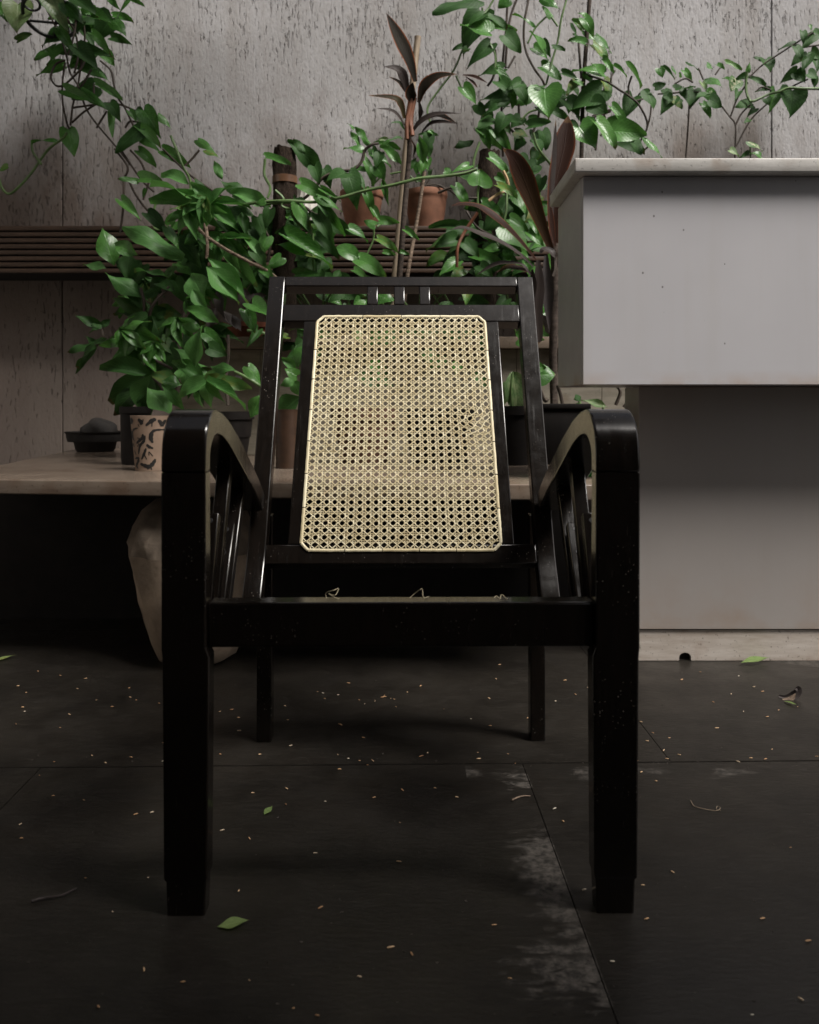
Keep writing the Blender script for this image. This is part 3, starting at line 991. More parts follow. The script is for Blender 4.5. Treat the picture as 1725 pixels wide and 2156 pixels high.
# patterned pot
c = onshelf(316, 2.376)
rb, rt, ph = .0395, .0530, .151
pp = pot_thing('patterned_pot', c, [(rb, 0), (rb + (rt - rb) * .5, ph * .5), (rt, ph)], M['cream'], 'beige clay pot with black leaf scroll pattern beside the left armrest', 'pot')
strokes = [([(590, 810), (450, 850), (380, 960), (400, 1080), (450, 1180)], 50), ([(740, 980), (720, 1090), (620, 1170), (530, 1250)], 75), ([(800, 1020), (760, 1180), (640, 1320), (590, 1550)], 65),
 ([(1220, 860), (1050, 880), (940, 1000), (920, 1150)], 60), ([(1000, 920), (960, 1100), (1000, 1230)], 85), ([(340, 540), (380, 600), (370, 700)], 90), ([(1100, 560), (1000, 600), (830, 740)], 95),
 ([(1000, 600), (990, 770)], 55), ([(1150, 580), (1210, 680), (1220, 770)], 80), ([(840, 1270), (900, 1340), (1010, 1390)], 70), ([(820, 1380), (760, 1540), (680, 1700)], 65), ([(760, 1540), (830, 1700)], 55),
 ([(890, 1480), (895, 1590)], 45), ([(900, 1480), (990, 1610)], 55), ([(460, 1680), (570, 1660), (570, 1760), (500, 1880), (560, 1960)], 65), ([(640, 1820), (760, 1870), (900, 1900), (1000, 1800), (1050, 1690)], 95),
 ([(940, 1900), (950, 2000)], 55), ([(760, 1870), (870, 1980)], 65), ([(390, 1250), (440, 1350)], 60), ([(440, 1450), (500, 1570)], 55), ([(600, 560), (680, 620), (700, 720)], 90), ([(760, 560), (740, 700)], 60),
 ([(600, 700), (640, 780)], 45), ([(560, 1090), (640, 1100)], 50), ([(620, 1240), (560, 1340)], 45)]
sc_ = 2.376 / (7.19 * 1.9 * FD)
for mir, rotn in ((1, 0.0), (-1, 1.95), (-1, -1.95), (1, 3.3)):
    bm = bmesh.new()
    for pl, w in strokes:
        P = catmull([(mir * (x - 790), 2030 - y, 0) for x, y in pl], 4)
        prev = None
        for i, q in enumerate(P):
            d = (P[min(i + 1, len(P) - 1)] - P[max(i - 1, 0)]).normalized()
            t = i / (len(P) - 1)
            ww = w * .60 * (math.sin(math.pi * (.12 + .80 * t)) ** .7) * (1.08 if i % 3 else .82)
            sd = Vector((-d.y, d.x, 0)) * ww
            row = []
            for e in (q + sd, q - sd):
                hz = max(.002, min(ph - .002, e.y * sc_))
                r_ = rb + (rt - rb) * hz / ph + .0005
                a = -math.pi / 2 + rotn + math.asin(max(-.97, min(.97, e.x * sc_ / r_)))
                row.append(bm.verts.new((c.x + r_ * math.cos(a), c.y + r_ * math.sin(a), c.z + hz)))
            if prev: bm.faces.new((prev[0], prev[1], row[1], row[0]))
            prev = row
    obj('leaf_pattern', bm, M['motif'], pp)
c = onshelf(478, 2.72)
pot_thing('nursery_pot', c, [(.060, 0), (.080, .135), (.086, .136), (.087, .160)], M['plast'], 'round black nursery pot on the shelf beside the left armrest', 'pot')
c = onshelf(606, 2.46)
pot_thing('ribbed_tin', c, [(.034, 0)] + [(.034 + (.0012 if i % 2 else -.0006), .006 + i * .0075) for i in range(21)] + [(.037, .168)], M['copper'], 'brown ribbed tin can on the shelf behind the left stile', 'tin')
c = onshelf(1078, 2.60)
pot_thing('nursery_pot', c, [(.050, 0), (.062, .15), (.068, .151), (.069, .178)], M['plast'], 'slim black nursery pot holding the speckled leaf at right', 'pot')
c = onshelf(925, 2.62)
pot_thing('nursery_pot', c, [(.086, 0), (.104, .14), (.110, .141), (.111, .168)], M['plast'], 'broad black nursery pot glimpsed through the right half of the cane', 'pot')
c = onshelf(768, 2.66)
pot_thing('clay_pot', c, [(.070, 0), (.098, .135), (.104, .137), (.105, .170)], M['brick2'], 'brown clay pot glimpsed through the left half of the cane', 'pot')
# square black trough at right
sq = empty('window_box', (0.40, 2.72, SZ), 'square edged black planter box on the shelf beside the right armrest', 'planter')
z0 = SZ + .0006
bm = bmesh.new()
x0, x1 = W(1108, 0, 2.6).x, W(1240, 0, 2.6).x
box(bm, x0, x1, 2.60, 2.80, z0, z0 + .168, .004, 2)
obj('body', bm, M['plast'], sq, 40)
bm = bmesh.new(); box(bm, x0 - .006, x1 + .006, 2.594, 2.806, z0 + .1682, z0 + .185, .003, 2)
obj('rim', bm, M['plast'], sq, 40)
# white jar between
c = onshelf(1101, 2.84)
pot_thing('ceramic_jar', c, [(.034, 0), (.038, .02), (.038, .13), (.030, .15)], M['tile'], 'narrow grey ceramic jar between two black pots at right', 'jar', False)
# green bottle
c = onshelf(1243, 2.18)
t = empty('glass_bottle', c, 'green glass bottle on the shelf seen through the right armrest', 'bottle')
bm = bmesh.new()
lathe(bm, [(.026, 0), (.030, .004), (.030, .085), (.026, .105), (.013, .125), (.0115, .16), (.0135, .162), (.0135, .170), (.010, .170), (.009, .128), (.022, .104), (.0265, .085), (.0265, .008), (.001, .007)], c, 24)
obj('glass', bm, M['glass'], t, 40)
# clay pot inside the trough
c = W(520, 705, 3.24); c.z = rz0 + .0155
pot_thing('clay_pot', c, [(.075, 0), (.092, .07), (.097, .072), (.098, .09)], M['brick'], 'red clay pot sunk in the trough left of the chair back', 'pot')
c = W(835, 705, 3.25); c.z = rz0 + .0155
pot_thing('clay_pot', c, [(.085, 0), (.108, .08), (.114, .082), (.115, .10)], M['brick'], 'wide red clay pot in the trough directly behind the cane back', 'pot')

# sack under the shelf
sk = empty('sack', (-.55, 2.2, 0), 'bulging pale sack slumped on the floor under the stone shelf', 'sack')
c = Vector(((412 - HX) * 2.2 / FD, 2.2, 0))
def sackmod(a, z):
    w = min(1, max(0, (z - .16) / .12))
    return 1 + .035 * math.sin(3 * a + 9 * z) + .02 * math.sin(7 * a - 20 * z) + (.012 + .035 * w) * math.sin(11 * a + 40 * z) + .012 * math.sin(19 * a - 50 * z)
prof = [(.074, .0), (.097, .012), (.115, .05), (.129, .10), (.141, .16), (.150, .22), (.155, .28)]
bm = bmesh.new(); lathe(bm, prof, c, 48, mod=sackmod)
obj('sack_body', bm, M['sack'], sk, 60)
bm = bmesh.new(); lathe(bm, [(.155, .28), (.158, .31), (.150, .345), (.126, .385), (.094, .412), (.06, .42), (.03, .40)], c, 48, cap0=False, cap1=True, mod=sackmod)
obj('gathered_top', bm, M['sackd'], sk, 60)

# black iron ring bracket, upper left
c = W(106, 34, 3.40)
ring = empty('iron_bracket', c, 'black iron plant ring bracket on the wall at upper left', 'bracket')
tilt = Matrix.Rotation(R(-28), 3, 'X')
def rp(x, y, z=0): return c + tilt @ Vector((x, y, z))
bm = bmesh.new(); tube(bm, [rp(.103 * math.cos(a), .103 * math.sin(a)) for a in [2 * math.pi * k / 40 for k in range(40)]], .0075, 8, closed=True)
obj('outer_ring', bm, M['iron'], ring, 60)
bm = bmesh.new(); tube(bm, [rp(-.055 + .032 * math.cos(a), -.055 + .032 * math.sin(a), .004) for a in [2 * math.pi * k / 24 for k in range(24)]], .005, 6, closed=True)
obj('inner_ring', bm, M['iron'], ring, 60)
for p0, p1 in (((-.02, .10), (.06, -.08)), ((-.09, .02), (.095, .04)), ((.02, .16), (.085, -.055))):
    bm = bmesh.new(); tube(bm, [rp(*p0), rp(*p1)], .005, 6)
    obj('bar', bm, M['iron'], ring, 60)
bm = bmesh.new(); tube(bm, [rp(0, .10), Vector((c.x, YW - .004, c.z + .06))], .007, 6); 
obj('wall_arm', bm, M['iron'], ring, 60)

# ================================================================== PLANTS
def leaf_mesh(name, prof, mat, nw=2, cup=.22, droop=.25, wave=0.0, seed=0, twist=0.0):
    """unit leaf along +X (0..1), width along Y (-.5...5), face normal +Z. prof: list of (x, halfwidth, back offset)"""
    rnd = random.Random(seed)
    bm = bmesh.new()
    uvl = bm.loops.layers.uv.new('UVMap')
    rows = []
    ph_ = rnd.uniform(0, 6)
    for (x, hw, bo) in prof:
        row = []
        for j in range(-nw, nw + 1):
            u = j / nw
            y = u * hw
            xx = x - bo * abs(u) ** 1.6
            z = cup * hw * (abs(u) ** 1.4) - droop * max(0, x) ** 2 * .5 + wave * math.sin(9 * x + ph_ + (2 if u > 0 else 0)) * abs(u) + twist * x * u * .2
            row.append((bm.verts.new((xx, y, z)), (max(0, min(1, x)), .5 + u * .5)))
        rows.append(row)
    for r_, q_ in zip(rows, rows[1:]):
        for j in range(2 * nw):
            vs = (r_[j], q_[j], q_[j + 1], r_[j + 1])
            f = bm.faces.new([v[0] for v in vs])
            for lp, v in zip(f.loops, vs):
                lp[uvl].uv = v[1]
            f.smooth = True
    return mesh_from(bm, name, mat)
heart = [(0.02, .01, -.01), (.03, .22, .14), (.09, .40, .16), (.20, .49, .12), (.33, .495, .06), (.47, .44, .03), (.62, .34, .01), (.77, .21, 0), (.90, .09, 0), (1.0, .004, 0)]
ovate = [(0.0, .01, 0), (.05, .15, .01), (.13, .31, .0), (.26, .455, 0), (.40, .50, 0), (.55, .46, 0), (.70, .35, 0), (.83, .21, 0), (.93, .09, 0), (1.0, .003, 0)]
lance = [(0.0, .02, 0), (.06, .10, 0), (.16, .24, 0), (.30, .42, 0), (.44, .50, 0), (.57, .455, 0), (.70, .35, 0), (.81, .20, 0), (.91, .08, 0), (1.0, .003, 0)]
def variants(nm, prof, mat, cups, wave):
    return [leaf_mesh(nm, prof, M[mat], cup=c_, droop=d_, wave=w_, seed=i, twist=tw) for i, (c_, d_, w_, tw) in enumerate([(cups, .25, wave, .5), (cups * 1.6, .45, wave * .6, -.6), (cups * .6, .7, wave, .9), (-cups * .4, .35, wave * 1.3, -.3)])]
lobe = [(0.0, .30, 0), (.10, .35, .0), (.22, .44, 0), (.36, .50, 0), (.50, .47, 0), (.62, .37, 0), (.74, .25, 0), (.86, .11, 0), (.94, .04, 0), (1.0, .003, 0)]
LM = {}
for key, prof in (('heart', heart), ('ovate', ovate), ('lance', lance), ('lobe', lobe)):
    for mt in ('leafA', 'leafB', 'leafD', 'leafV', 'leafP', 'dead'):
        LM[key + mt] = variants('leaf_' + key, prof, mt, .30, .035 if key not in ('lance', 'lobe') else .07)
SCY = PXS
lr = random.Random(5)
def put_leaf(root, b, t, wpx_m, key, face=None):
    """leaf object from base point to tip point, width in metres"""
    ax = (t - b)
    L = ax.length
    ax.normalize()
    n = Vector(face) if face else Vector((lr.uniform(-.35, .5), -1, lr.uniform(.1, .95)))
    n = (n - ax * n.dot(ax))
    if n.length < .05: n = Vector((0, -1, .3)) - ax * Vector((0, -1, .3)).dot(ax)
    n.normalize()
    sd = n.cross(ax)
    me = lr.choice(LM[key])
    o = link(bpy.data.objects.new('leaf', me))
    mw = Matrix((( ax.x * L, sd.x * wpx_m, n.x * L * .8, b.x), (ax.y * L, sd.y * wpx_m, n.y * L * .8, b.y), (ax.z * L, sd.z * wpx_m, n.z * L * .8, b.z), (0, 0, 0, 1)))
    o.parent = root
    o.matrix_basis = Matrix.Translation(-root.location) @ mw
    return o
def leaves(root, reg, Y, data, kind='heart', mt='leafA', jit=.06, k=1.9166667):
    for d in data:
        bx_, by_, tx, ty, w = d[:5]
        m_ = d[5] if len(d) > 5 else mt
        kd = d[6] if len(d) > 6 else kind
        yy = Y + (d[7] if len(d) > 7 else lr.uniform(-jit, jit))
        b = reg(bx_, by_, yy)
        t = reg(tx, ty, yy - lr.uniform(-.01, .05))
        put_leaf(root, b, t, w * (1.18 if kd in ('lance', 'lobe') else 1.22) * yy / (k * 1.9 * FD), kd + m_)
def stems(root, reg, Y, lines, r, mat='stemd', jit=.02, name='stem', r1=None):
    for ln in lines:
        yy = Y + lr.uniform(-jit, jit)
        pts = []
        for q in ln:
            pts.append(reg(q[0], q[1], yy + (q[2] if len(q) > 2 else lr.uniform(-.008, .008))))
        bm = bmesh.new()
        tube(bm, catmull(pts, 5), r, 6, r1)
        obj(name, bm, M[mat], root, 60)
def strap(root, reg, pts, w, Y, mat, dy=None, k=1.9166667, fold=.25, face=(0.15, -1, .5), name='leaf', peak=.38):
    """long strap leaf along crop points"""
    yy = [Y + (dy[i] if dy else 0) for i in range(len(pts))]
    P = catmull([reg(x, y, q) for (x, y), q in zip(pts, yy)], 7)
    W_ = w * Y / (k * 1.9 * FD)
    bm = bmesh.new()
    uvl = bm.loops.layers.uv.new('UVMap')
    rows = []
    fn = Vector(face)
    for i, p_ in enumerate(P):
        t = i / (len(P) - 1)
        d = (P[min(i + 1, len(P) - 1)] - P[max(i - 1, 0)]).normalized()
        n = (fn - d * fn.dot(d)).normalized()
        sd = d.cross(n)
        prof = min(1, .28 + (t / peak) ** 1.1 * .72) if t < peak else max(0, 1 - ((t - peak) / (1 - peak)) ** 2.0)
        hw = W_ / 2 * prof + .0004
        row = []
        for u in (-1, -.5, 0, .5, 1):
            row.append((bm.verts.new(p_ + sd * u * hw + n * (abs(u) * hw * fold)), (t, .5 + u * .5)))
        rows.append(row)
    for r_, q_ in zip(rows, rows[1:]):
        for j in range(4):
            vs = (r_[j], q_[j], q_[j + 1], r_[j + 1])
            f = bm.faces.new([v[0] for v in vs]); f.smooth = True
            for lp, v in zip(f.loops, vs): lp[uvl].uv = v[1]
    return obj(name, bm, M[mat], root)

# ---- hanging pothos at upper left
hv = empty('hanging_vine', W(150, 0, 3.42), 'trailing heart leaf vine hanging down beside the iron ring at upper left', 'vine')
A, D_, P_ = 'leafA', 'leafD', 'leafP'
leaves(hv, R7, 3.38, [(140, 25, 132, 238, 185, P_), (10, 10, 22, 135, 105), (390, -30, 500, 215, 135, P_), (500, 25, 645, 168, 115), (560, -25, 745, 105, 125, D_), (690, 115, 842, 152, 115),
 (865, 130, 735, 285, 165, D_), (870, 150, 955, 250, 92), (455, 218, 582, 412, 75), (700, 250, 835, 352, 62), (590, 365, 755, 525, 120, D_), (365, 388, 425, 455, 42), (710, 518, 842, 612, 44),
 (500, 690, 705, 772, 85), (610, 680, 842, 842, 66), (725, 640, 938, 742, 64), (850, 845, 848, 1032, 50), (1040, 838, 1085, 942, 85, D_), (1100, 842, 1215, 992, 118), (840, 788, 920, 882, 85, D_),
 (1210, 878, 1320, 977, 54), (1082, 978, 868, 1145, 120, D_), (1060, 968, 1222, 1055, 66), (520, 985, 572, 1195, 118), (420, 1088, 235, 1048, 52), (1060, 1028, 1232, 1155, 66), (1515, 1072, 1640, 1152, 62),
 (990, 850, 1052, 932, 54), (840, -10, 905, 48, 44), (1000, -5, 868, 138, 34), (990, 0, 1090, 5, 24), (130, 310, 220, 235, 60, D_), (300, -30, 420, 60, 80), (640, 170, 560, 260, 70, D_), (700, 40, 600, 120, 90)])
leaves(hv, R1, 3.30, [(580, 0, 722, 92, 74), (770, 0, 962, 88, 84), (1100, 0, 1208, 46, 54), (570, 232, 428, 203, 58), (590, 215, 756, 216, 92), (450, 385, 592, 522, 76), (640, 300, 610, 380, 30)])
leaves(hv, K1, 3.32, [(50, 1045, -20, 1075, 42)], k=1.568)
stems(hv, R7, 3.42, [[(300, -30), (400, 150), (470, 300), (510, 430), (540, 560), (600, 660), (660, 830), (750, 960), (870, 1100), (1000, 1260)], [(640, 160), (650, 300), (630, 450), (600, 640)],
 [(500, 460), (425, 495), (390, 590), (430, 655), (490, 650), (560, 590), (625, 520), (660, 440)], [(500, 480), (480, 620), (480, 780), (510, 930), (530, 985)], [(770, 465), (850, 540), (872, 640), (900, 740), (960, 830), (1030, 980)],
 [(740, 795), (640, 860), (550, 940)], [(1040, 850), (950, 810), (850, 790), (740, 800), (560, 825)], [(560, -20), (580, 150), (560, 300), (520, 420)], [(440, -20), (520, 150), (580, 260), (600, 420), (570, 560)], [(600, 660), (560, 800), (540, 960)],
 [(700, 530), (650, 620), (600, 690)], [(720, 640), (720, 790)], [(960, 980), (1000, 930), (1110, 950), (1220, 1010)], [(820, 850), (770, 930), (740, 980)]], .0042, 'stemd', name='stem')
stems(hv, K1, 3.38, [[(420, 830), (390, 870), (300, 940), (200, 1080), (120, 1170), (60, 1215), (15, 1185), (-10, 1110)], [(200, 880), (205, 950), (260, 1030)]], .005, 'stem')
stems(hv, R1, 3.33, [[(400, -10), (500, 130), (470, 230), (470, 330), (460, 500), (440, 640)], [(450, 0), (600, 220), (700, 320)], [(500, 210), (560, 340), (670, 480), (800, 560)], [(770, -10), (900, 120), (990, 200), (1200, 340), (1300, 372)], [(520, 0), (600, 90), (640, 180)], [(940, 120), (1000, 60), (1050, 0)], [(660, 250), (640, 320), (620, 380)]], .0044, 'stemd')
stems(hv, R1, 3.24, [[(830, -110), (880, 10), (925, 130), (975, 225), (985, 360)], [(720, 385), (700, 480), (705, 590), (760, 610), (810, 590)]], .0050, 'stem')

# ---- broad leaved bush at left, rising from the patterned pot and trough
bu = empty('broadleaf_bush', W(470, 700, 2.95), 'dense bush of large pointed lobed green leaves left of the chair back', 'bush')
B = 'leafB'
YB1 = 2.86
c1 = (1125, 425)
def fan(reg, cx, cy, tips, Y, mt=B, kind='lobe'):
    leaves(bu, reg, Y, [(cx, cy, tx, ty, w, mt, kind) for tx, ty, w in tips])
fan(R1, 1125, 425, [(700, 172, 105), (648, 350, 120), (890, 490, 95), (1010, 570, 85), (1100, 595, 75), (1370, 620, 120), (1000, 235, 110)], 2.80)
fan(R1, 1140, 412, [(1265, 255, 95), (1420, 400, 70)], 2.84)
leaves(bu, R1, 2.88, [(1290, 320, 1595, 412, 110, B, 'lance'), (1210, 235, 1445, 335, 95, D_, 'lance'), (1225, 225, 1165, 72, 62, B, 'lance'), (965, 265, 757, 157, 100, B, 'lance'), (1085, 390, 1000, 250, 95), (1115, 390, 1010, 205, 70, D_, 'lance'),
 (930, 825, 478, 538, 165, B, 'lance', -.1), (800, 590, 897, 752, 70), (860, 615, 1015, 540, 112), (830, 575, 872, 448, 80, A), (650, 480, 795, 585, 100, D_), (1050, 630, 930, 712, 90), (1115, 635, 1345, 775, 95, B, 'lance'),
 (1000, 650, 1222, 832, 60, B, 'lance'), (1358, 648, 1565, 805, 72, B, 'lance'), (1120, 690, 1503, 1028, 100, B, 'lance'), (1110, 828, 1435, 1145, 130, B, 'lance', -.1), (1105, 895, 1362, 1155, 175, B, 'lance', -.16), (985, 950, 1090, 1152, 175, B, 'lance', -.15),
 (395, 885, 308, 585, 165, A, 'lance', 0), (400, 720, 572, 795, 105, A, 'lance', -.02), (515, 800, 490, 995, 150, D_, 'lance', .02), (335, 912, 148, 848, 88, D_, 'lance'), (330, 945, 692, 1145, 125, B, 'lance', -.05),
 (800, 975, 548, 868, 85, B, 'lance'), (800, 980, 862, 888, 95), (800, 980, 955, 1085, 105), (790, 980, 648, 1095, 105, D_, 'lance'), (875, 868, 1005, 955, 75), (700, 760, 925, 830, 90, B, 'lance'), (1380, 480, 1400, 640, 80, D_, 'lance'), (1300, 450, 1420, 560, 80, D_), (1440, 560, 1500, 700, 80, D_),
 (1250, 420, 1480, 500, 90, D_, 'lance'), (1020, 640, 1150, 760, 80, D_), (1180, 540, 1340, 700, 90, D_), (900, 700, 1060, 860, 110, D_), (960, 820, 1120, 960, 120, D_), (1330, 760, 1480, 880, 80, D_), (620, 880, 520, 1060, 110, D_), (700, 1080, 560, 1140, 90, D_)])
YB2 = 2.80
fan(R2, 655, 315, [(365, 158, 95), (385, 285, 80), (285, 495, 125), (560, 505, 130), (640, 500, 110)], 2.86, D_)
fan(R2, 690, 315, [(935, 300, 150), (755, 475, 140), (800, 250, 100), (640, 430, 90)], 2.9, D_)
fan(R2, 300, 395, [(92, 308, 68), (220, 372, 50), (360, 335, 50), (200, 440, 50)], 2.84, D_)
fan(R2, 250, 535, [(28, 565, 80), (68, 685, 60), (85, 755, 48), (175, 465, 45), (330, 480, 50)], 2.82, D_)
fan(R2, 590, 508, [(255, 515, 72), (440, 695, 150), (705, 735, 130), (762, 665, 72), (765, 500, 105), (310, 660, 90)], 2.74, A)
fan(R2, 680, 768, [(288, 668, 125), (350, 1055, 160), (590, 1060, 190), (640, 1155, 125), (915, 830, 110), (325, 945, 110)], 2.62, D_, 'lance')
leaves(bu, R2, 2.52, [(655, 865, 842, 1055, 165, B, 'lance'), (760, 840, 935, 1000, 72, B, 'lance'), (760, 810, 915, 835, 110, A, 'lance')])
fan(R2, 1100, 818, [(878, 912, 118), (1130, 1032, 105), (1452, 852, 105), (1402, 965, 90), (1248, 735, 115), (1252, 985, 60)], 2.45)
leaves(bu, R2, 2.47, [(1085, 805, 850, 640, 110, B, 'lance'), (990, 695, 868, 555, 105, B, 'lance'), (1020, 705, 1045, 395, 150, B, 'lance'), (1050, 430, 928, 368, 70, B, 'lance'), (1085, 440, 1242, 542, 92, A), (1120, 560, 1265, 612, 105, D_), (1140, 700, 1305, 722, 80, B, 'lance'),
 (1000, 115, 1105, 290, 85, B, 'lance'), (950, 258, 1195, 345, 105, A, 'lance'), (1400, 265, 1482, 435, 100, A, 'heart'), (1450, 220, 1590, 305, 125, A), (1420, 700, 1535, 835, 95, A), (1530, 915, 1435, 1105, 115, A, 'lance'), (1010, 885, 1062, 995, 48, B, 'lance'), (1500, 420, 1420, 540, 60, D_)])
leaves(bu, R2, 2.9, [(820, 560, 900, 760, 120, D_), (780, 600, 700, 800, 130, D_), (860, 700, 800, 900, 130, D_), (740, 480, 860, 600, 120, D_), (900, 450, 960, 600, 100, D_), (520, 100, 640, 240, 100, D_), (860, 40, 940, 200, 110, D_), (740, 60, 860, 110, 90, D_), (1180, 250, 1110, 420, 80, 'dead', 'lance'), (1220, 260, 1330, 400, 70, 'dead', 'lance'), (1390, 100, 1400, 260, 90, 'dead', 'lance'), (1180, 120, 1230, 330, 80, 'dead', 'lance'), (1430, 180, 1560, 150, 50, 'dead', 'lance'), (1300, 300, 1370, 430, 60, 'dead', 'lance'), (1380, 770, 1310, 830, 50, 'dead', 'lance')])
leaves(bu, K4, 2.62, [(1700, 960, 1615, 990, 50, B, 'lance'), (1725, 1060, 1590, 1160, 110, D_, 'lance'), (1700, 900, 1620, 830, 50, B, 'lance'), (1710, 940, 1640, 900, 60, A), (1690, 960, 1730, 1060, 70, B, 'lance')], k=1.4375)
stems(bu, R2, 2.84, [[(1270, 460), (1272, 620), (1255, 760), (1270, 1000)], [(660, 330), (700, 220), (820, 90)], [(890, 500), (930, 320), (970, 180), (1000, 60)], [(630, 320), (625, 200), (600, 100)], [(300, 400), (310, 480), (260, 540)], [(600, 520), (700, 640), (840, 720)], [(680, 770), (760, 860), (800, 1000)], [(1100, 820), (1180, 740), (1270, 700)]], .0055, 'stemd')
stems(bu, R1, 2.80, [[(1085, 520), (1105, 620), (1112, 740), (1105, 830)], [(1010, 555), (1060, 620), (1130, 680), (1250, 760), (1420, 850), (1560, 920), (1640, 980)]], .0055, 'bark2')
stems(bu, R2, 2.6, [[(1320, 740), (1420, 790), (1530, 860)], [(1420, 425), (1500, 435), (1600, 460)]], .005, 'stem')
stems(bu, R2, 2.9, [[(890, 480), (870, 700), (850, 1000)], [(940, 300), (900, 480), (880, 760)]], .010, 'stemd')

# ---- first coir pole, its vine
def pole(label, reg, xc, ytop, xw, Y, xbot=None, tape=None):
    c = reg(xc, ytop, Y); r = xw * PXS * Y / 2
    zb_ = rz0 + .0152
    ps = empty('coir_pole', Vector((c.x, Y, zb_)), label, 'plant pole', 'coir poles in the planter trough')
    bm = bmesh.new()
    dx = 0 if xbot is None else reg(xbot, ytop, Y).x - c.x
    n = 26
    rings = []
    for i in range(n + 1):
        t = i / n
        z = zb_ + (c.z - zb_) * t
        ring = []
        for k in range(26):
            a = 2 * math.pi * k / 26
            rr = r * (1 + .045 * math.sin(5 * a + 17 * t) + .035 * math.sin(9 * a - 31 * t) + .025 * random.uniform(-1, 1)) * (1 if t < .95 else .90)
            ring.append(bm.verts.new((c.x + dx * (1 - t) + rr * math.cos(a), Y + rr * math.sin(a), z + (random.uniform(-.006, .006) if i == n else 0))))
        rings.append(ring)
    for A_, B_ in zip(rings, rings[1:]):
        for k in range(26): bm.faces.new((A_[k], A_[(k + 1) % 26], B_[(k + 1) % 26], B_[k]))
    bm.faces.new(rings[-1])
    obj('fibre_wrap', bm, M['coir'], ps, 80)
    if tape:
        zz = reg(xc, tape, Y).z
        t = (zz - zb_) / (c.z - zb_)
        bm = bmesh.new(); lathe(bm, [(r * 1.04, -.013), (r * 1.075, -.012), (r * 1.075, .012), (r * 1.04, .013)], (c.x + dx * (1 - t), Y, zz), 26, cap0=False)
        obj('tape', bm, M['tape'], ps, 40)
    return ps
pole('dark coir fibre pole with brown tape band, left of the tall stem', R3, 172, 180, 180, 2.98, None, 425)
pole('dark coir fibre pole half hidden in vine beside the counter', R5, 500, 205, 175, 3.15, 440)
pv = empty('pole_vine', W(640, 705, 2.95), 'glossy heart leaf vine winding around the taped coir pole', 'vine')
leaves(pv, R3, 2.86, [(20, 250, 218, 282, 66), (290, 450, 492, 528, 92), (420, 545, 618, 645, 70), (450, 490, 602, 575, 46), (270, 600, 392, 845, 110), (260, 650, 372, 832, 100, D_), (320, 965, 105, 905, 112), (180, 850, 548, 1055, 130), (410, 850, 595, 975, 72, D_), (450, 600, 642, 825, 60), (420, 680, 552, 905, 100, D_),
 (660, 800, 818, 872, 100), (738, 1028, 942, 1112, 112), (880, 870, 1032, 922, 58), (930, 970, 1018, 982, 36), (870, 770, 778, 722, 68), (900, 730, 1042, 732, 60), (1095, 800, 1202, 872, 44), (1060, 970, 1130, 990, 30), (0, 1100, 80, 1150, 70), (250, 1150, 440, 1130, 80), (700, 1110, 800, 1160, 60),
 (20, 580, -60, 600, 60), (360, 980, 440, 1020, 90, D_), (340, 1050, 420, 1120, 90, D_), (60, 640, 20, 800, 80, D_), (-40, 700, 20, 860, 90, D_), (40, 850, -30, 1000, 90), (-60, 950, 30, 1080, 100, D_), (150, 1010, 40, 1090, 90), (-90, 800, -20, 900, 70, D_)])
leaves(pv, R3, 2.95, [(190, 118, 485, 335, 110, D_, 'lance'), (400, 315, 442, 445, 92, D_), (635, 368, 488, 402, 150, D_), (655, 365, 742, 590, 130, D_), (720, 358, 802, 505, 56, D_), (790, 498, 862, 672, 64), (850, 640, 905, 740, 52), (330, 220, 240, 90, 60, D_, 'lance'), (470, 330, 530, 460, 90, D_)])
stems(pv, R3, 2.84, [[(-150, 610), (0, 590), (200, 580), (400, 590), (600, 555), (800, 500), (1000, 460), (1200, 410), (1400, 390), (1550, 370), (1640, 340)]], .0055, 'stem', name='runner')
stems(pv, R3, 2.86, [[(20, 260), (15, 380), (60, 480), (40, 560)], [(100, 500), (160, 560), (150, 620), (220, 640), (280, 610)], [(-20, 620), (80, 600), (260, 590)]], .0045, 'stem')
stems(pv, R3, 2.95, [[(300, 580), (380, 510), (470, 400), (600, 355), (700, 340), (760, 280), (785, 195), (840, 150), (890, 140)], [(270, 600), (340, 640), (420, 690), (500, 640)], [(20, 620), (20, 800), (60, 900), (40, 1050)]], .0055, 'stemd')
stems(pv, R3, 2.86, [[(390, 830), (385, 1000), (395, 1120)], [(855, 770), (850, 880), (800, 1000), (790, 1100)], [(880, 780), (940, 740)]], .0032, 'stem')

# ---- plants in the two terracotta pots
p1 = empty('potted_plant', fp1.location + Vector((0, 0, .14)), 'small leafy green plant growing in the lit terracotta pot', 'plant')
leaves(p1, R3, 3.45, [(765, 195, 632, 152, 80), (780, 205, 700, 40, 56, A, 'lance'), (830, 165, 735, 2, 70, A, 'lance'), (850, 140, 1062, 172, 46, A, 'lance'), (900, 160, 1072, 285, 66, A, 'lance'), (840, 230, 988, 295, 92), (870, 310, 942, 415, 102), (710, 340, 825, 342, 60), (780, 270, 882, 425, 58), (700, 30, 660, -20, 30), (920, 150, 1000, 90, 40), (880, 120, 968, 95, 26, P_, 'lance'),
 (840, 180, 880, 280, 60, D_), (900, 220, 870, 330, 70, D_), (920, 400, 970, 620, 44, A, 'lance')])
stems(p1, R3, 3.48, [[(840, 470), (835, 380), (800, 270), (780, 200)], [(850, 470), (880, 350), (860, 240), (850, 160)], [(845, 460), (900, 400), (930, 320)], [(980, 375), (1080, 360), (1130, 390), (1190, 440)]], .0038, 'stem')
p2 = empty('potted_plant', fp2.location + Vector((0, 0, .14)), 'sparse upright dark leaved plant in the shaded terracotta pot', 'plant')
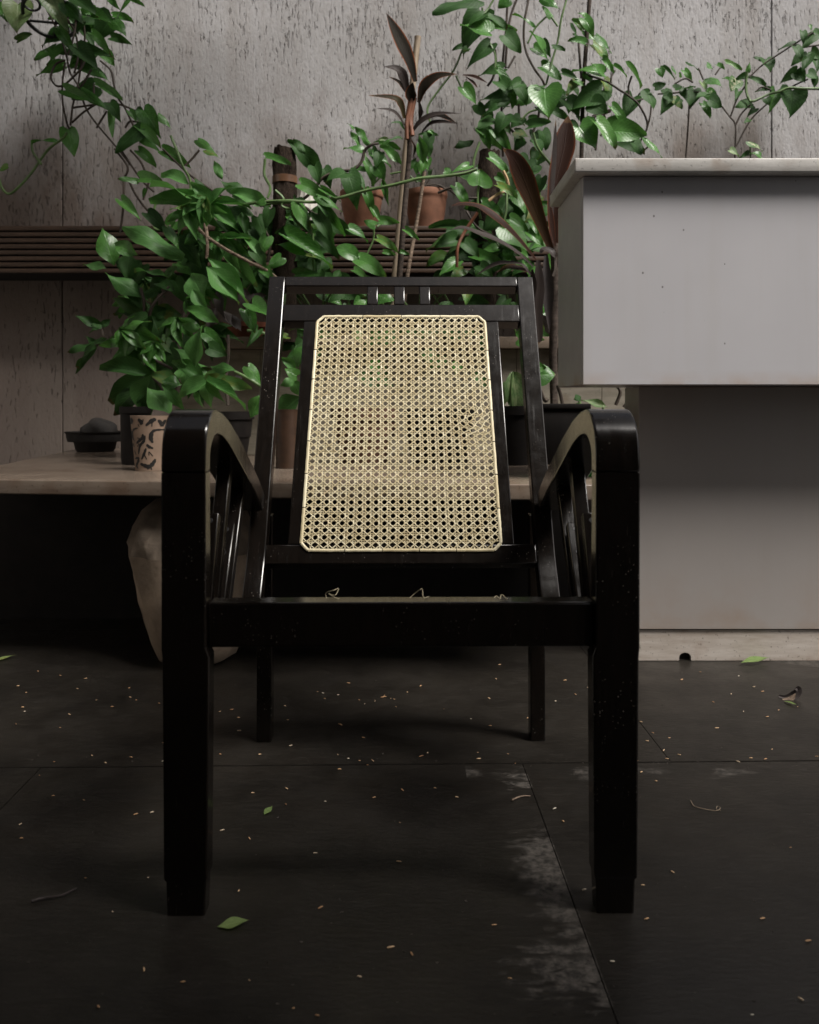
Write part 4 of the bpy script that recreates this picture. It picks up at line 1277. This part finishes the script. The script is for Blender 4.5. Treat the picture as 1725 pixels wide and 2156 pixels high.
leaves(p2, R3, 3.40, [(1232, 295, 1210, 78, 80, A, 'lance'), (1262, 95, 1282, 255, 70, D_, 'lance'), (1242, 255, 1220, 380, 70, A, 'lance'), (1198, 78, 1325, 44, 36, D_, 'lance'), (1190, 280, 1180, 380, 60), (1270, 260, 1265, 340, 50), (1260, 390, 1310, 320, 36, D_, 'lance'), (1180, 400, 1240, 420, 50, D_), (1130, 330, 1180, 250, 40, 'leafC' if False else D_), (1400, 360, 1455, 350, 60, A)])
stems(p2, R3, 3.45, [[(1215, 470), (1225, 380), (1235, 280), (1250, 90)], [(1250, 470), (1280, 410), (1300, 340)], [(1280, 470), (1400, 480), (1500, 545), (1580, 560)], [(1260, 460), (1350, 460), (1430, 500), (1490, 460), (1490, 390)]], .0036, 'stemd')

# ---- tall cordyline and stake
tc = empty('tall_cordyline', W(840, 720, 3.22), 'tall thin cordyline with ringed stems and dark orange edged leaves, centre', 'plant')
YC = 3.20
stems(tc, K2, YC, [[(835, 1900), (860, 1590), (882, 1300), (900, 1080), (915, 900), (918, 760)]], .0125, 'bark', jit=0, name='trunk', r1=.0085)
stems(tc, K2, YC + .03, [[(870, 1900), (905, 1590), (955, 1300), (985, 1120), (1005, 985)]], .0085, 'bark2', jit=0, name='trunk', r1=.006)
stems(tc, K2, YC - .02, [[(905, 800), (905, 700), (930, 560)], [(935, 780), (925, 680), (945, 560)]], .008, 'stalk', jit=0, name='leaf_sheath', r1=.011)
CC = [([(950, 470), (915, 350), (850, 210), (785, 75)], 92, 'leafC', .5), ([(935, 600), (925, 540), (938, 472)], 66, 'leafC', .4), ([(970, 590), (1000, 500), (1080, 440), (1190, 425)], 66, 'leafC', .4), ([(912, 560), (890, 460), (850, 400), (770, 382)], 58, 'leafG', .45),
      ([(895, 530), (860, 475), (800, 440)], 24, 'leafC', .4), ([(890, 680), (868, 600), (820, 562), (680, 548)], 46, 'leafC', .4), ([(895, 730), (850, 660), (800, 630), (730, 624)], 22, 'leafG', .4), ([(890, 745), (860, 705), (808, 706)], 20, 'leafD', .4),
      ([(925, 770), (980, 700), (1070, 655), (1215, 652)], 34, 'leafG', .4), ([(985, 700), (1080, 660), (1195, 712)], 38, 'leafC', .4), ([(990, 760), (1040, 710), (1110, 700), (1200, 712)], 28, 'leafG', .4), ([(975, 690), (982, 640), (970, 570)], 26, 'leafG', .4),
      ([(880, 800), (850, 790), (800, 812)], 22, 'leafD', .4), ([(1225, 430), (1290, 440), (1365, 475)], 24, 'leafR', .5), ([(1240, 440), (1280, 470), (1310, 505)], 20, 'leafR', .5), ([(940, 900), (950, 850), (920, 790)], 14, 'leafC', .4)]
for pts, w, mt, pk in CC:
    n_ = len(pts)
    strap(tc, K2, pts, w, YC - .02, mt, [-.05 * i / n_ for i in range(n_)], 1.4375, .30, (random.uniform(-.3, .3), -1, .45), peak=pk)
st = empty('bamboo_stake', W(835, 720, 3.28), 'pale bamboo stake standing behind the tall cordyline', 'stake')
bm = bmesh.new()
P = catmull([K2(800, 1900, 3.28), K2(835, 1590, 3.28), K2(895, 900, 3.28), K2(945, 400, 3.28), K2(966, 210, 3.28)], 8)
tube(bm, P, .013, 10, .012, knob=lambda i: 1.12 if i % 8 == 0 else 1)
obj('cane', bm, M['bamboo'], st, 60)

# ---- big climber on the wall right of centre
cv = empty('climbing_vine', W(1090, 560, 3.50), 'large heart leaf climbing vine spreading up the wall right of centre', 'vine')
leaves(cv, R4, 3.42, [(500, 250, 275, 172, 165, A, 'heart', -.06), (440, 95, 288, 378, 195, D_), (455, 108, 285, 205, 90, D_), (480, 128, 645, 165, 82, D_), (500, 200, 712, 222, 52), (610, 265, 745, 395, 130, D_), (505, 335, 328, 495, 105, D_), (605, 525, 408, 572, 95, D_),
 (548, 528, 737, 755, 74), (288, 668, 405, 795, 105), (630, 735, 438, 742, 92, D_), (560, 815, 438, 865, 72, D_), (905, 380, 818, 228, 120), (830, 368, 955, 445, 96), (900, 320, 965, 425, 60, D_), (890, 508, 1055, 595, 130), (980, 362, 1082, 360, 42, D_), (920, 675, 942, 878, 215, A, 'heart', -.05),
 (920, 668, 783, 655, 50, D_), (1050, 560, 1198, 608, 60, D_), (1345, 562, 1152, 498, 125), (1375, 562, 1283, 482, 82), (1365, 690, 1128, 812, 175, D_), (1080, 765, 1190, 890, 140, D_), (1275, 788, 1405, 855, 140, D_), (1222, 232, 1138, 128, 70), (1220, 138, 1302, 235, 80), (1245, 132, 1188, 88, 50),
 (1228, 238, 1342, 312, 60), (1318, 268, 1448, 388, 92), (1285, 338, 1412, 442, 112), (1232, 342, 1118, 284, 70), (1200, 300, 1145, 245, 50, D_), (1358, 448, 1455, 545, 50), (1450, 508, 1552, 562, 38), (1548, 498, 1682, 642, 46), (1368, 608, 1432, 735, 82), (1428, 815, 1565, 962, 72), (1180, 965, 1312, 1120, 200, A, 'heart', -.08),
 (1305, 928, 1482, 1115, 118, A, 'heart', -.1), (1410, 1000, 1705, 1015, 185, A, 'heart', -.05), (1420, 970, 1592, 976, 40, D_), (1500, 1080, 1690, 1120, 120, D_), (790, 970, 962, 918, 84, D_), (660, 930, 765, 942, 72, D_), (690, 1005, 805, 1035, 105, D_), (950, 838, 1115, 885, 62, D_), (440, 1015, 515, 1125, 72), (428, 985, 585, 1090, 96), (528, 982, 668, 1155, 84), (400, 982, 465, 1045, 46),
 (405, -10, 55, 42, 150, D_), (640, -10, 558, 52, 92), (905, -15, 1028, 52, 72), (830, 205, 708, 78, 40), (970, 130, 912, 38, 48), (560, 620, 680, 700, 100, D_), (600, 700, 500, 800, 90, D_), (700, 640, 800, 760, 100, D_), (520, 900, 400, 960, 110, D_), (620, 880, 560, 1010, 110, D_), (820, 1060, 920, 1080, 80, D_), (900, 1000, 960, 1130, 110, D_), (740, 900, 660, 980, 90, D_), (760, 1080, 680, 1140, 90, D_), (860, 820, 960, 900, 60, D_),
 (740, 640, 640, 660, 80, D_), (400, 800, 470, 900, 80, D_), (1180, 640, 1090, 690, 80, D_), (1150, 620, 1220, 650, 60), (1240, 560, 1290, 640, 80), (330, 370, 290, 400, 50), (1100, 940, 1180, 1010, 90, D_), (300, 380, 360, 390, 30), (1130, 180, 1180, 280, 40, D_), (20, 1010, 78, 1005, 40, A, 'lance'), (30, 1030, 20, 1160, 80, D_)])
leaves(cv, R6, 3.40, [(400, 870, 545, 1005, 60), (300, 900, 370, 990, 120, D_)])
stems(cv, R4, 3.50, [[(635, -40), (625, 200), (600, 450), (590, 700), (590, 950), (600, 1200)], [(710, -20), (650, 160), (620, 480), (625, 520)], [(800, -30), (760, 200), (770, 370), (830, 510), (900, 610), (920, 660)], [(540, 380), (545, 500), (520, 600), (480, 660)], [(720, 800), (725, 930)], [(690, 430), (640, 520)], [(880, 830), (870, 900), (850, 960), (830, 1040), (870, 1150)], [(1180, 330), (1190, 470), (1200, 600)], [(1230, 940), (1330, 870), (1430, 840)], [(1370, 860), (1390, 960), (1350, 1040)], [(1310, 880), (1340, 780), (1390, 660)], [(560, 970), (640, 980), (700, 1030), (760, 1040)], [(1290, 880), (1320, 1000), (1310, 1150)]], .0050, 'stemd')
stems(cv, R4, 3.44, [[(1090, -20), (1045, 150), (1020, 310), (970, 490), (930, 650)], [(440, 60), (450, 140)], [(530, -10), (490, 60), (450, 110)], [(500, 330), (540, 420), (540, 520)], [(940, 120), (850, 210), (790, 330)], [(290, 380), (220, 540), (100, 700), (20, 830), (45, 950)], [(970, 130), (1020, 200)], [(240, 580), (280, 670)], [(740, 920), (800, 860), (880, 835)]], .0042, 'stem')
stems(cv, R6, 3.46, [[(-60, 380), (90, 430), (200, 500), (270, 545), (350, 620), (410, 770), (340, 920)], [(290, 390), (265, 470), (270, 545)], [(130, 440), (135, 390), (160, 350)], [(-20, 710), (80, 680), (130, 660)], [(370, 980), (400, 945), (440, 920)]], .0042, 'stemd')
gs = empty('garden_stake', W(1225, 560, 3.45), 'thin dark stake tied among the climbing vine above the counter', 'stake')
bm = bmesh.new(); tube(bm, [R4(1275, -160, 3.45), R4(1215, 650, 3.45), R4(1200, 1250, 3.45)], .0085, 8)
obj('rod', bm, M['bark'], gs, 60)

# ---- vine around the second pole
v2 = empty('pole_vine', W(1050, 705, 3.05), 'glossy round leaf vine around the coir pole beside the counter', 'vine')
leaves(v2, R5, 2.98, [(490, 248, 645, 345, 92), (412, 465, 430, 330, 168, A, 'heart', -.03), (228, 468, 348, 590, 82), (550, 388, 625, 445, 60), (555, 460, 712, 505, 60), (430, 600, 602, 675, 94), (700, 518, 778, 665, 100), (500, 650, 642, 735, 72), (648, 718, 798, 805, 92), (620, 785, 805, 945, 195, A, 'heart', -.05), (410, 768, 532, 865, 92), (600, 888, 742, 955, 104),
 (798, 818, 915, 915, 82), (700, 960, 805, 1015, 70), (370, 1000, 625, 1065, 92), (240, 778, 28, 762, 62, D_), (240, 880, 85, 912, 104, D_), (350, 880, 255, 1015, 130, D_), (640, 1048, 745, 1062, 58), (770, 1045, 802, 1155, 60), (250, 1048, 105, 1155, 92), (830, 450, 893, 522, 36), (890, 605, 965, 588, 36), (340, 310, 205, 352, 60), (270, 395, 400, 425, 90, D_), (550, 690, 460, 830, 100, D_), (640, 560, 560, 700, 110, D_), (480, 900, 560, 990, 100, D_), (560, 950, 420, 960, 90), (300, 900, 420, 1000, 100, D_), (820, 740, 880, 840, 60), (750, 600, 700, 740, 100, D_), (860, 300, 780, 360, 100, D_), (840, 120, 900, 200, 90, D_), (720, 240, 800, 320, 100, D_), (900, 400, 850, 560, 80, D_), (160, 350, 210, 390, 60), (300, 1100, 200, 1160, 80), (420, 1080, 520, 1150, 90, D_), (700, 1080, 600, 1120, 70, D_)])
stems(v2, R5, 2.94, [[(600, 350), (635, 430), (630, 500), (560, 530), (490, 580)]], .0055, 'twig', name='twig')
stems(v2, R5, 2.96, [[(410, 460), (405, 600), (430, 720)], [(420, 130), (380, 250), (370, 330)], [(630, 500), (620, 680), (560, 880), (570, 930)], [(570, 890), (660, 870)], [(830, 60), (870, 180), (990, 330)]], .0045, 'stem')
stems(v2, R5, 2.98, [[(100, 520), (220, 480), (300, 550), (400, 560)], [(320, 660), (400, 780), (520, 850)]], .0045, 'stemd')
stems(v2, R5, 2.86, [[(405, 670), (305, 820), (252, 940), (246, 1090)]], .0055, 'stalk', jit=0, name='dry_stalk')

# ---- brown cordyline in front of the counter's left side
bc = empty('brown_cordyline', W(1170, 708, 2.84), 'cordyline with broad dark brown red strap leaves against the counter', 'plant')
strap(bc, R5, [(965, 950), (870, 700), (770, 440), (690, 270), (598, 178)], 160, 2.74, 'leafR', [0, -.02, -.04, -.06, -.08], face=(-.15, -1, .25), peak=.5)
strap(bc, R5, [(850, 1035), (740, 900), (600, 760), (430, 640), (300, 610), (195, 622)], 95, 2.72, 'leafR', [0, -.02, -.04, -.05, -.07, -.08], face=(-.1, -.8, 1), peak=.5)
strap(bc, R5, [(832, 1090), (720, 985), (560, 890), (400, 830), (290, 790), (198, 802)], 84, 2.70, 'leafG', [0, -.02, -.04, -.06, -.08, -.09], face=(-.1, -.8, 1), peak=.5)
strap(bc, R5, [(1000, 980), (985, 700), (1010, 420), (1065, 180), (1100, -72)], 172, 2.80, 'leafR', [0, .02, .04, .06, .08], face=(-.1, -1, .1), peak=.75)
strap(bc, R5, [(985, 900), (975, 600), (985, 300), (1005, -45)], 52, 2.78, 'leafG', [0, .01, .02, .03], face=(.8, -1, .2), peak=.7)
strap(bc, R5, [(1000, 930), (975, 780), (962, 600)], 46, 2.66, 'stalk' if False else 'leafR', None, face=(.3, -1, .1), peak=.5)
strap(bc, R5, [(810, 1150), (740, 1070), (600, 1060), (500, 1090), (400, 1150)], 72, 2.68, 'leafG', None, face=(0, -.6, 1), peak=.5)
strap(bc, R5, [(830, 1150), (760, 1110), (640, 1090), (560, 1130)], 60, 2.70, 'leafR', None, face=(0, -.8, .8), peak=.5)
T8 = crop(2000, 1050, 2.1567)
strap(bc, T8, [(330, -20), (330, 150), (310, 380), (330, 640), (335, 700)], 120, 2.72, 'leafG', None, 2.1567, .4, (.2, -1, .1), peak=.35)
strap(bc, T8, [(400, -60), (410, 150), (420, 330), (430, 600)], 110, 2.76, 'dead', None, 2.1567, .4, (-.3, -1, .1), peak=.4)
strap(bc, T8, [(280, 60), (290, 200), (280, 370)], 60, 2.70, 'leafG', None, 2.1567, .4, (-.3, -1, .1), peak=.4)
strap(bc, T8, [(350, -80), (380, -110), (440, -90), (480, -40)], 90, 2.66, 'leafG', None, 2.1567, .3, (-.2, -.7, .9), peak=.5)
stems(bc, T8, 2.80, [[(470, 1250), (460, 850), (465, 600), (475, 350), (480, 0), (470, -160)]], .013, 'bark', jit=0, name='trunk', r1=.016)
stems(bc, T8, 2.74, [[(455, 120), (475, 60), (478, -40)], [(500, 1060), (530, 1160), (550, 1270)], [(1010, 1060), (1040, 1120), (1000, 1230)], [(1100, 1060), (1120, 1180), (1070, 1250)], [(350, 1100), (390, 1190), (410, 1180)]], .006, 'stemd', name='root')

# ---- thin wall vine above the counter
wv_ = empty('wall_vine', W(1560, 330, 3.48), 'thin small leaved vine spreading along the wall above the white counter', 'vine')
leaves(wv_, R6, 3.44, [(300, 550, 225, 700, 118, D_), (410, 515, 472, 635, 125, D_), (425, 522, 352, 512, 48, D_), (500, 328, 530, 398, 66), (530, 328, 625, 395, 34, D_), (605, 320, 640, 385, 26), (655, 400, 660, 355, 24), (690, 345, 755, 405, 46), (718, 285, 805, 325, 36, D_), (868, 298, 922, 332, 60), (945, 300, 1000, 310, 34), (1008, 290, 1142, 332, 46), (1178, 358, 1202, 278, 34), (465, 480, 552, 438, 60, D_), (540, 490, 610, 530, 70, D_),
 (605, 555, 515, 655, 105, D_), (600, 568, 692, 615, 72, D_), (620, 490, 690, 460, 70, D_), (690, 480, 780, 455, 60, D_), (720, 498, 738, 600, 120, D_), (770, 490, 765, 605, 90, D_), (860, 540, 785, 552, 74, D_), (860, 508, 948, 575, 84), (880, 408, 985, 455, 84), (885, 568, 985, 625, 105, D_), (828, 598, 908, 675, 58, A), (1000, 412, 1085, 425, 48), (1092, 418, 1058, 505, 100, 'leafV'), (1172, 388, 1082, 412, 46, D_), (1190, 405, 1328, 425, 46, D_), (1110, 510, 1085, 555, 50, D_), (1205, 588, 1100, 605, 78, D_),
 (1285, 262, 1228, 238, 44, D_), (1312, 262, 1362, 352, 118, D_), (1392, 508, 1350, 655, 84), (1520, 495, 1516, 690, 182, D_), (1240, 640, 1185, 690, 44, D_), (1190, 725, 1155, 750, 36, D_), (1552, 148, 1432, 156, 62, D_), (1562, 345, 1442, 435, 74, D_), (1548, 365, 1625, 435, 96, D_), (1640, 370, 1725, 405, 90, D_), (1645, 228, 1608, 345, 72, D_), (1602, 238, 1515, 295, 72, D_), (1690, 250, 1720, 350, 80, D_), (1692, 68, 1598, 158, 84, D_), (1545, 165, 1610, 230, 70, D_), (1680, 40, 1750, 80, 60, D_), (1600, 45, 1625, 110, 50, D_), (1700, 395, 1694, 485, 50, D_), (1660, 200, 1740, 260, 80, D_), (1350, 495, 1240, 505, 36, D_), (660, 560, 620, 590, 60, D_), (560, 540, 600, 580, 60, D_), (1650, 0, 1670, 40, 30), (830, 440, 860, 500, 50, P_), (900, 500, 930, 540, 50, P_), (1320, 560, 1350, 600, 60, D_)])
stems(wv_, R6, 3.47, [[(440, 610), (430, 700), (412, 775)], [(730, 590), (725, 720), (705, 1010), (700, 1080)], [(1080, 1060), (1082, 950), (1085, 770), (1040, 700), (970, 610)], [(1085, 770), (1130, 680), (1200, 610)], [(1090, 930), (1200, 730), (1320, 610), (1345, 580)], [(1190, 400), (1300, 300), (1460, 195), (1600, 105), (1720, 30)], [(1045, 710), (1100, 560), (1180, 440)], [(1430, 520), (1560, 450), (1640, 415)], [(490, 528), (620, 520), (710, 510), (860, 520)], [(620, 450), (700, 410), (760, 440)], [(840, 420), (800, 330)], [(930, 380), (980, 310)], [(1740, 150), (1640, 165), (1560, 180)], [(320, 580), (400, 560)], [(1240, 510), (1290, 475), (1360, 500)]], .0036, 'stemd')
stems(wv_, R6, 3.45, [[(1172, 360), (1165, 490), (1190, 570), (1225, 582), (1340, 530), (1420, 510), (1490, 482), (1600, 486), (1740, 488)]], .0055, 'stem', name='runner')
sd_ = empty('seedling', R6(1200, 1020, 3.30), 'small variegated seedling peeping over the counter top, right', 'plant')
leaves(sd_, R6, 3.28, [(1190, 895, 1302, 950, 72, 'leafV'), (1040, 958, 1112, 995, 60, 'leafP'), (1280, 1005, 1215, 970, 60, A), (1190, 990, 1130, 1000, 40, D_)])
stems(sd_, R6, 3.29, [[(1200, 1100), (1200, 1000), (1195, 900)], [(1120, 1100), (1110, 1000), (1050, 965)]], .003, 'stem')

# ---- low creeping vine along the trough behind the chair
cr = empty('creeping_vine', W(860, 705, 3.12), 'low glossy vine crowding the trough rim behind the chair top rail', 'vine')
fr_r = random.Random(3)
for i in range(72):
    x = fr_r.uniform(575, 1165)
    y = fr_r.uniform(592, 720)
    Y = fr_r.uniform(2.86, 3.2)
    L = fr_r.uniform(26, 58)
    a = fr_r.uniform(-.3, math.pi + .3)
    b = W(x, y, Y); t = W(x + L * math.cos(a), y + L * math.sin(a) * .75, Y - .03)
    put_leaf(cr, b, t, L * fr_r.uniform(.55, .85) * Y / FD, fr_r.choice(['heartleafA', 'heartleafA', 'heartleafD', 'ovateleafD']))
for i in range(16):
    x = fr_r.uniform(590, 1150)
    y = fr_r.uniform(640, 720)
    bm = bmesh.new(); tube(bm, catmull([W(x, 712, 3.18), W(x + fr_r.uniform(-20, 20), 660, 3.12), W(x + fr_r.uniform(-40, 40), 600, 3.06)], 5), .004, 6)
    obj('stem', bm, M['stem'], cr, 60)
lf = empty('speckled_plant', onshelf(1078, 2.60) + Vector((0, 0, .16)), 'pale speckled leaf plant in the slim black pot at right', 'plant')
leaves(lf, DD, 2.56, [(1080, 782, 1096, 876, 48, 'leafP', 'ovate', 0), (1120, 790, 1172, 786, 40, 'leafA', 'ovate', .2), (1072, 800, 1062, 850, 26, 'leafP', 'ovate', .03), (1112, 775, 1150, 770, 30, 'leafA', 'heart', .2)], k=1 / 1.9)
stems(lf, DD, 2.57, [[(1078, 870), (1076, 820), (1080, 784)], [(1085, 860), (1105, 810), (1122, 788)]], .003, 'stem')
wl = empty('spiky_plant', W(1190, 860, 2.7), 'small dark plant with pale folded leaf in the square black planter', 'plant')
T9 = T8
leaves(wl, T9, 2.66, [(700, 1160, 650, 1170, 60, 'leafD', 'ovate'), (690, 1260, 640, 1225, 60, 'leafA', 'ovate'), (930, 1250, 700, 1180, 70, 'leafG' if False else 'leafP', 'lance')], k=2.1567)
stems(wl, T9, 2.68, [[(760, 1300), (700, 1230), (680, 1170)], [(900, 1290), (890, 1250)]], .004, 'stem')

def filler(root, n, reg, Ys, size, keys, seed, amin=-.2, amax=math.pi + .2):
    rr = random.Random(seed)
    k = 0
    while k < n:
        x0, y0, x1, y1 = rr.choice(reg)
        x, y = rr.uniform(x0, x1), rr.uniform(y0, y1)
        Y = rr.uniform(*Ys); L = rr.uniform(*size); a = rr.uniform(amin, amax)
        put_leaf(root, W(x, y, Y), W(x + L * math.cos(a), y + L * .8 * math.sin(a), Y - .03), L * rr.uniform(.5, .8) * Y / FD, rr.choice(keys))
        k += 1
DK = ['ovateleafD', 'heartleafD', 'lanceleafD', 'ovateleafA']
def fan_filler(root, n, reg, Ys, size, keys, seed):
    """palmate leaves: five to seven pointed lobes spread from one point"""
    rr = random.Random(seed)
    for _ in range(n):
        x0, y0, x1, y1 = rr.choice(reg)
        x, y = rr.uniform(x0, x1), rr.uniform(y0, y1)
        Y = rr.uniform(*Ys); L = rr.uniform(*size); a0 = rr.uniform(.2, 2.6); key = rr.choice(keys)
        f = Vector((rr.uniform(-.4, .5), -1, rr.uniform(.2, .9)))
        m = rr.choice((5, 5, 6))
        for i in range(m):
            u = i - (m - 1) / 2
            a = a0 + u * rr.uniform(.50, .62)
            l = L * (1 - .07 * u * u) * rr.uniform(.9, 1.08)
            ff = f + Vector((.25 * u, 0, 0))
            put_leaf(root, W(x, y, Y), W(x + l * math.cos(a), y + l * .85 * math.sin(a), Y - .02), l * rr.uniform(.30, .40) * Y / FD, key, ff)
fan_filler(bu, 20, [(270, 560, 440, 700), (290, 690, 410, 790), (380, 480, 580, 600)], (2.92, 3.06), (52, 84), ['lanceleafD', 'lobeleafD', 'lanceleafA'], 31)
fan_filler(bu, 7, [(250, 580, 420, 780)], (2.66, 2.84), (50, 76), ['lanceleafA', 'lanceleafB'], 32)
fan_filler(bu, 4, [(330, 400, 560, 520)], (2.7, 2.84), (55, 85), ['lobeleafB'], 34)
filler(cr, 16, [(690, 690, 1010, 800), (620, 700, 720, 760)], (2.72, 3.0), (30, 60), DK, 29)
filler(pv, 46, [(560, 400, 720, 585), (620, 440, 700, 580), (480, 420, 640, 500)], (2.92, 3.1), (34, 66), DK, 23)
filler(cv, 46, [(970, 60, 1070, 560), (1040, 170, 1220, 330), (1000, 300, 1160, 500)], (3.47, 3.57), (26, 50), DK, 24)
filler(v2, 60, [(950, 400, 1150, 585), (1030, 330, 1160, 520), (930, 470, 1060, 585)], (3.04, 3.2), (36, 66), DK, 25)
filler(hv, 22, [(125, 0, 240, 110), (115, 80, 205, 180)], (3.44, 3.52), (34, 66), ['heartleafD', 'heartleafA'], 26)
# ================================================================== LITTER ON THE FLOOR
gr = random.Random(8)
bm = bmesh.new()
bmesh.ops.create_uvsphere(bm, u_segments=6, v_segments=4, radius=1)
for v in bm.verts: v.co = Vector((v.co.x * .0036, v.co.y * .00095, v.co.z * .0009))
gm = mesh_from(bm, 'rice_husk', M['grain'], 60)
spots = []
known = [(80, 1415), (127, 1424), (163, 1452), (55, 1460), (274, 1470), (203, 1476), (236, 1490), (52, 1500), (146, 1506), (335, 1483), (287, 1476), (83, 1635), (112, 1678), (286, 1717), (320, 1713), (43, 1738), (45, 1768), (180, 1852), (237, 1923), (312, 1851),
 (463, 1500), (488, 1496), (600, 1488), (606, 1518), (680, 1461), (684, 1473), (712, 1465), (734, 1440), (790, 1478), (805, 1470), (810, 1466), (830, 1474), (834, 1490), (886, 1446), (935, 1495), (1030, 1472), (765, 1555), (785, 1604), (715, 1622), (532, 1672), (525, 1768), (602, 1696), (685, 1690), (842, 1735), (840, 1817),
 (916, 1662), (962, 1681), (1168, 1705), (1186, 1732), (1354, 1867), (1362, 1938), (1382, 1647), (1502, 1480), (1510, 1535), (1398, 1582), (1566, 1500), (1640, 1497), (1720, 1595), (1626, 1580), (1556, 1425), (1640, 1385), (1680, 1490), (1041, 1951), (1290, 2028), (675, 1914), (757, 2060), (668, 2142), (618, 2127), (823, 1998), (1240, 1450), (1190, 1434), (1212, 1464), (1170, 1478), (1070, 1590), (1085, 1610), (1375, 1545), (1405, 1600), (1410, 1556)]
for x, y in known: spots.append((x, y))
while len(spots) < 165:
    y = gr.choice([gr.uniform(1398, 1600), gr.uniform(1398, 1540), gr.uniform(1430, 1620), gr.gauss(1600, 6), gr.uniform(1600, 2150)])
    spots.append((gr.uniform(10, 1715), y))
for x, y in spots:
    Y = FD * CZ / (y - HY)
    if Y > 2.16 and x > 1340: continue
    o = link(bpy.data.objects.new('rice_husk', gm))
    o.location = ((x - HX) * Y / FD, Y, .0022)
    o.rotation_euler = (0, gr.uniform(-.15, .15), gr.gauss(0, .5))
    s = gr.uniform(.7, 1.4)
    o.scale = (s * gr.uniform(.6, 1.2), s, s)
    tag(o, 'tiny tan rice husk lying on the dark slate floor', 'husk', 'rice husks scattered over the slate floor')

gb = bmesh.new()
for i in range(260):
    y = gr.uniform(1395, 2150) if i % 3 else gr.gauss(1606, 5)
    x = gr.uniform(0, 1725); Y = FD * CZ / (y - HY)
    if Y > 2.15 and x > 1340: continue
    r = gr.uniform(.0006, .0019)
    c = Vector(((x - HX) * Y / FD, Y, r * .5))
    vs = [gb.verts.new(c + Vector((gr.uniform(-1, 1) * r * 1.6, gr.uniform(-1, 1) * r, gr.uniform(-.4, .9) * r))) for _ in range(4)]
    for t3 in ((0, 1, 2), (0, 2, 3), (0, 3, 1), (1, 3, 2)): gb.faces.new([vs[q] for q in t3])
tag(obj('grit', gb, M['grit']), 'fine dark and grey grit strewn over the slate floor', 'grit', kind='stuff')

def ground_leaf(name, x0, y0, x1, y1, w, label, cat='fallen leaf', mt='fallen', cup=.08, lift=.002):
    Ya, Yb = FD * CZ / (y0 - HY), FD * CZ / (y1 - HY)
    a, b_ = W(x0, y0, Ya), W(x1, y1, Yb); a.z = lift; b_.z = lift + .004
    me = leaf_mesh(name, lance, M[mt], cup=cup, droop=-.02, wave=.012, seed=len(name) + int(x0))
    ax = b_ - a; L = ax.length; ax.normalize()
    n = (Vector((0, -.08, 1)) - ax * Vector((0, -.08, 1)).dot(ax)).normalized(); sd = n.cross(ax)
    o = link(bpy.data.objects.new(name, me))
    o.matrix_basis = Matrix(((ax.x * L, sd.x * w, n.x * L, a.x), (ax.y * L, sd.y * w, n.y * L, a.y), (ax.z * L, sd.z * w, n.z * L, a.z), (0, 0, 0, 1)))
    return tag(o, label, cat)
ground_leaf('fallen_leaf', 1560, 1403, 1624, 1394, .030, 'fresh green fallen leaf on the floor beside the counter plinth', lift=.008)
ground_leaf('fallen_leaf', 458, 1955, 525, 1947, .020, 'pale green fallen leaf in front of the left front leg')
ground_leaf('fallen_leaf', 556, 1718, 574, 1705, .012, 'tiny olive fallen leaf between the left legs of the chair')
ground_leaf('fallen_leaf', 1652, 1478, 1678, 1490, .010, 'small yellow green leaf scrap beside the withered leaf')
ground_leaf('fallen_leaf', -15, 1395, 32, 1384, .016, 'green leaf tip on the floor at the far left edge')
# withered curled leaf
wf = empty('withered_leaf', (W(1660, 1470, 1.9).x, 1.905, 0), 'black curled withered leaf on the floor at right', 'fallen leaf')
Yw = 1.905
def fw(x, y): return W(x, y, Yw)
strap(wf, DD, [(1640, 1466), (1655, 1470), (1672, 1464), (1680, 1452), (1674, 1450)], 17, Yw, 'dead', None, 1 / 1.9, .9, (0, -1, .6), name='curled_blade', peak=.5)
strap(wf, DD, [(1648, 1473), (1665, 1472), (1676, 1460)], 10, Yw - .01, 'bark2', None, 1 / 1.9, .6, (0, -1, .8), name='curled_edge', peak=.5)
# twigs and a dry tendril
def twig(name, pts, r, mat, label, cat='twig'):
    P = []
    for x, y in pts:
        Y = FD * CZ / (y - HY)
        v = W(x, y, Y); v.z = r + .001 + random.uniform(0, .002); P.append(v)
    bm = bmesh.new(); tube(bm, catmull(P, 5), r, 6, r * .6)
    return tag(obj(name, bm, M[mat], None, 60), label, cat)
twig('twig', [(66, 1905), (90, 1898), (128, 1893), (160, 1876)], .0022, 'dead', 'dark bent twig on the floor at lower left')
twig('twig', [(1078, 1690), (1090, 1683), (1102, 1681), (1117, 1680)], .0016, 'bark2', 'short knobbly twig lying across the floor joint')
twig('tendril', [(1455, 1689), (1462, 1700), (1480, 1706), (1508, 1711), (1517, 1705), (1511, 1701), (1509, 1708), (1518, 1711)], .0007, 'bamboo', 'pale curly dry tendril on the floor at right', 'tendril')
print('objects', len(bpy.data.objects))
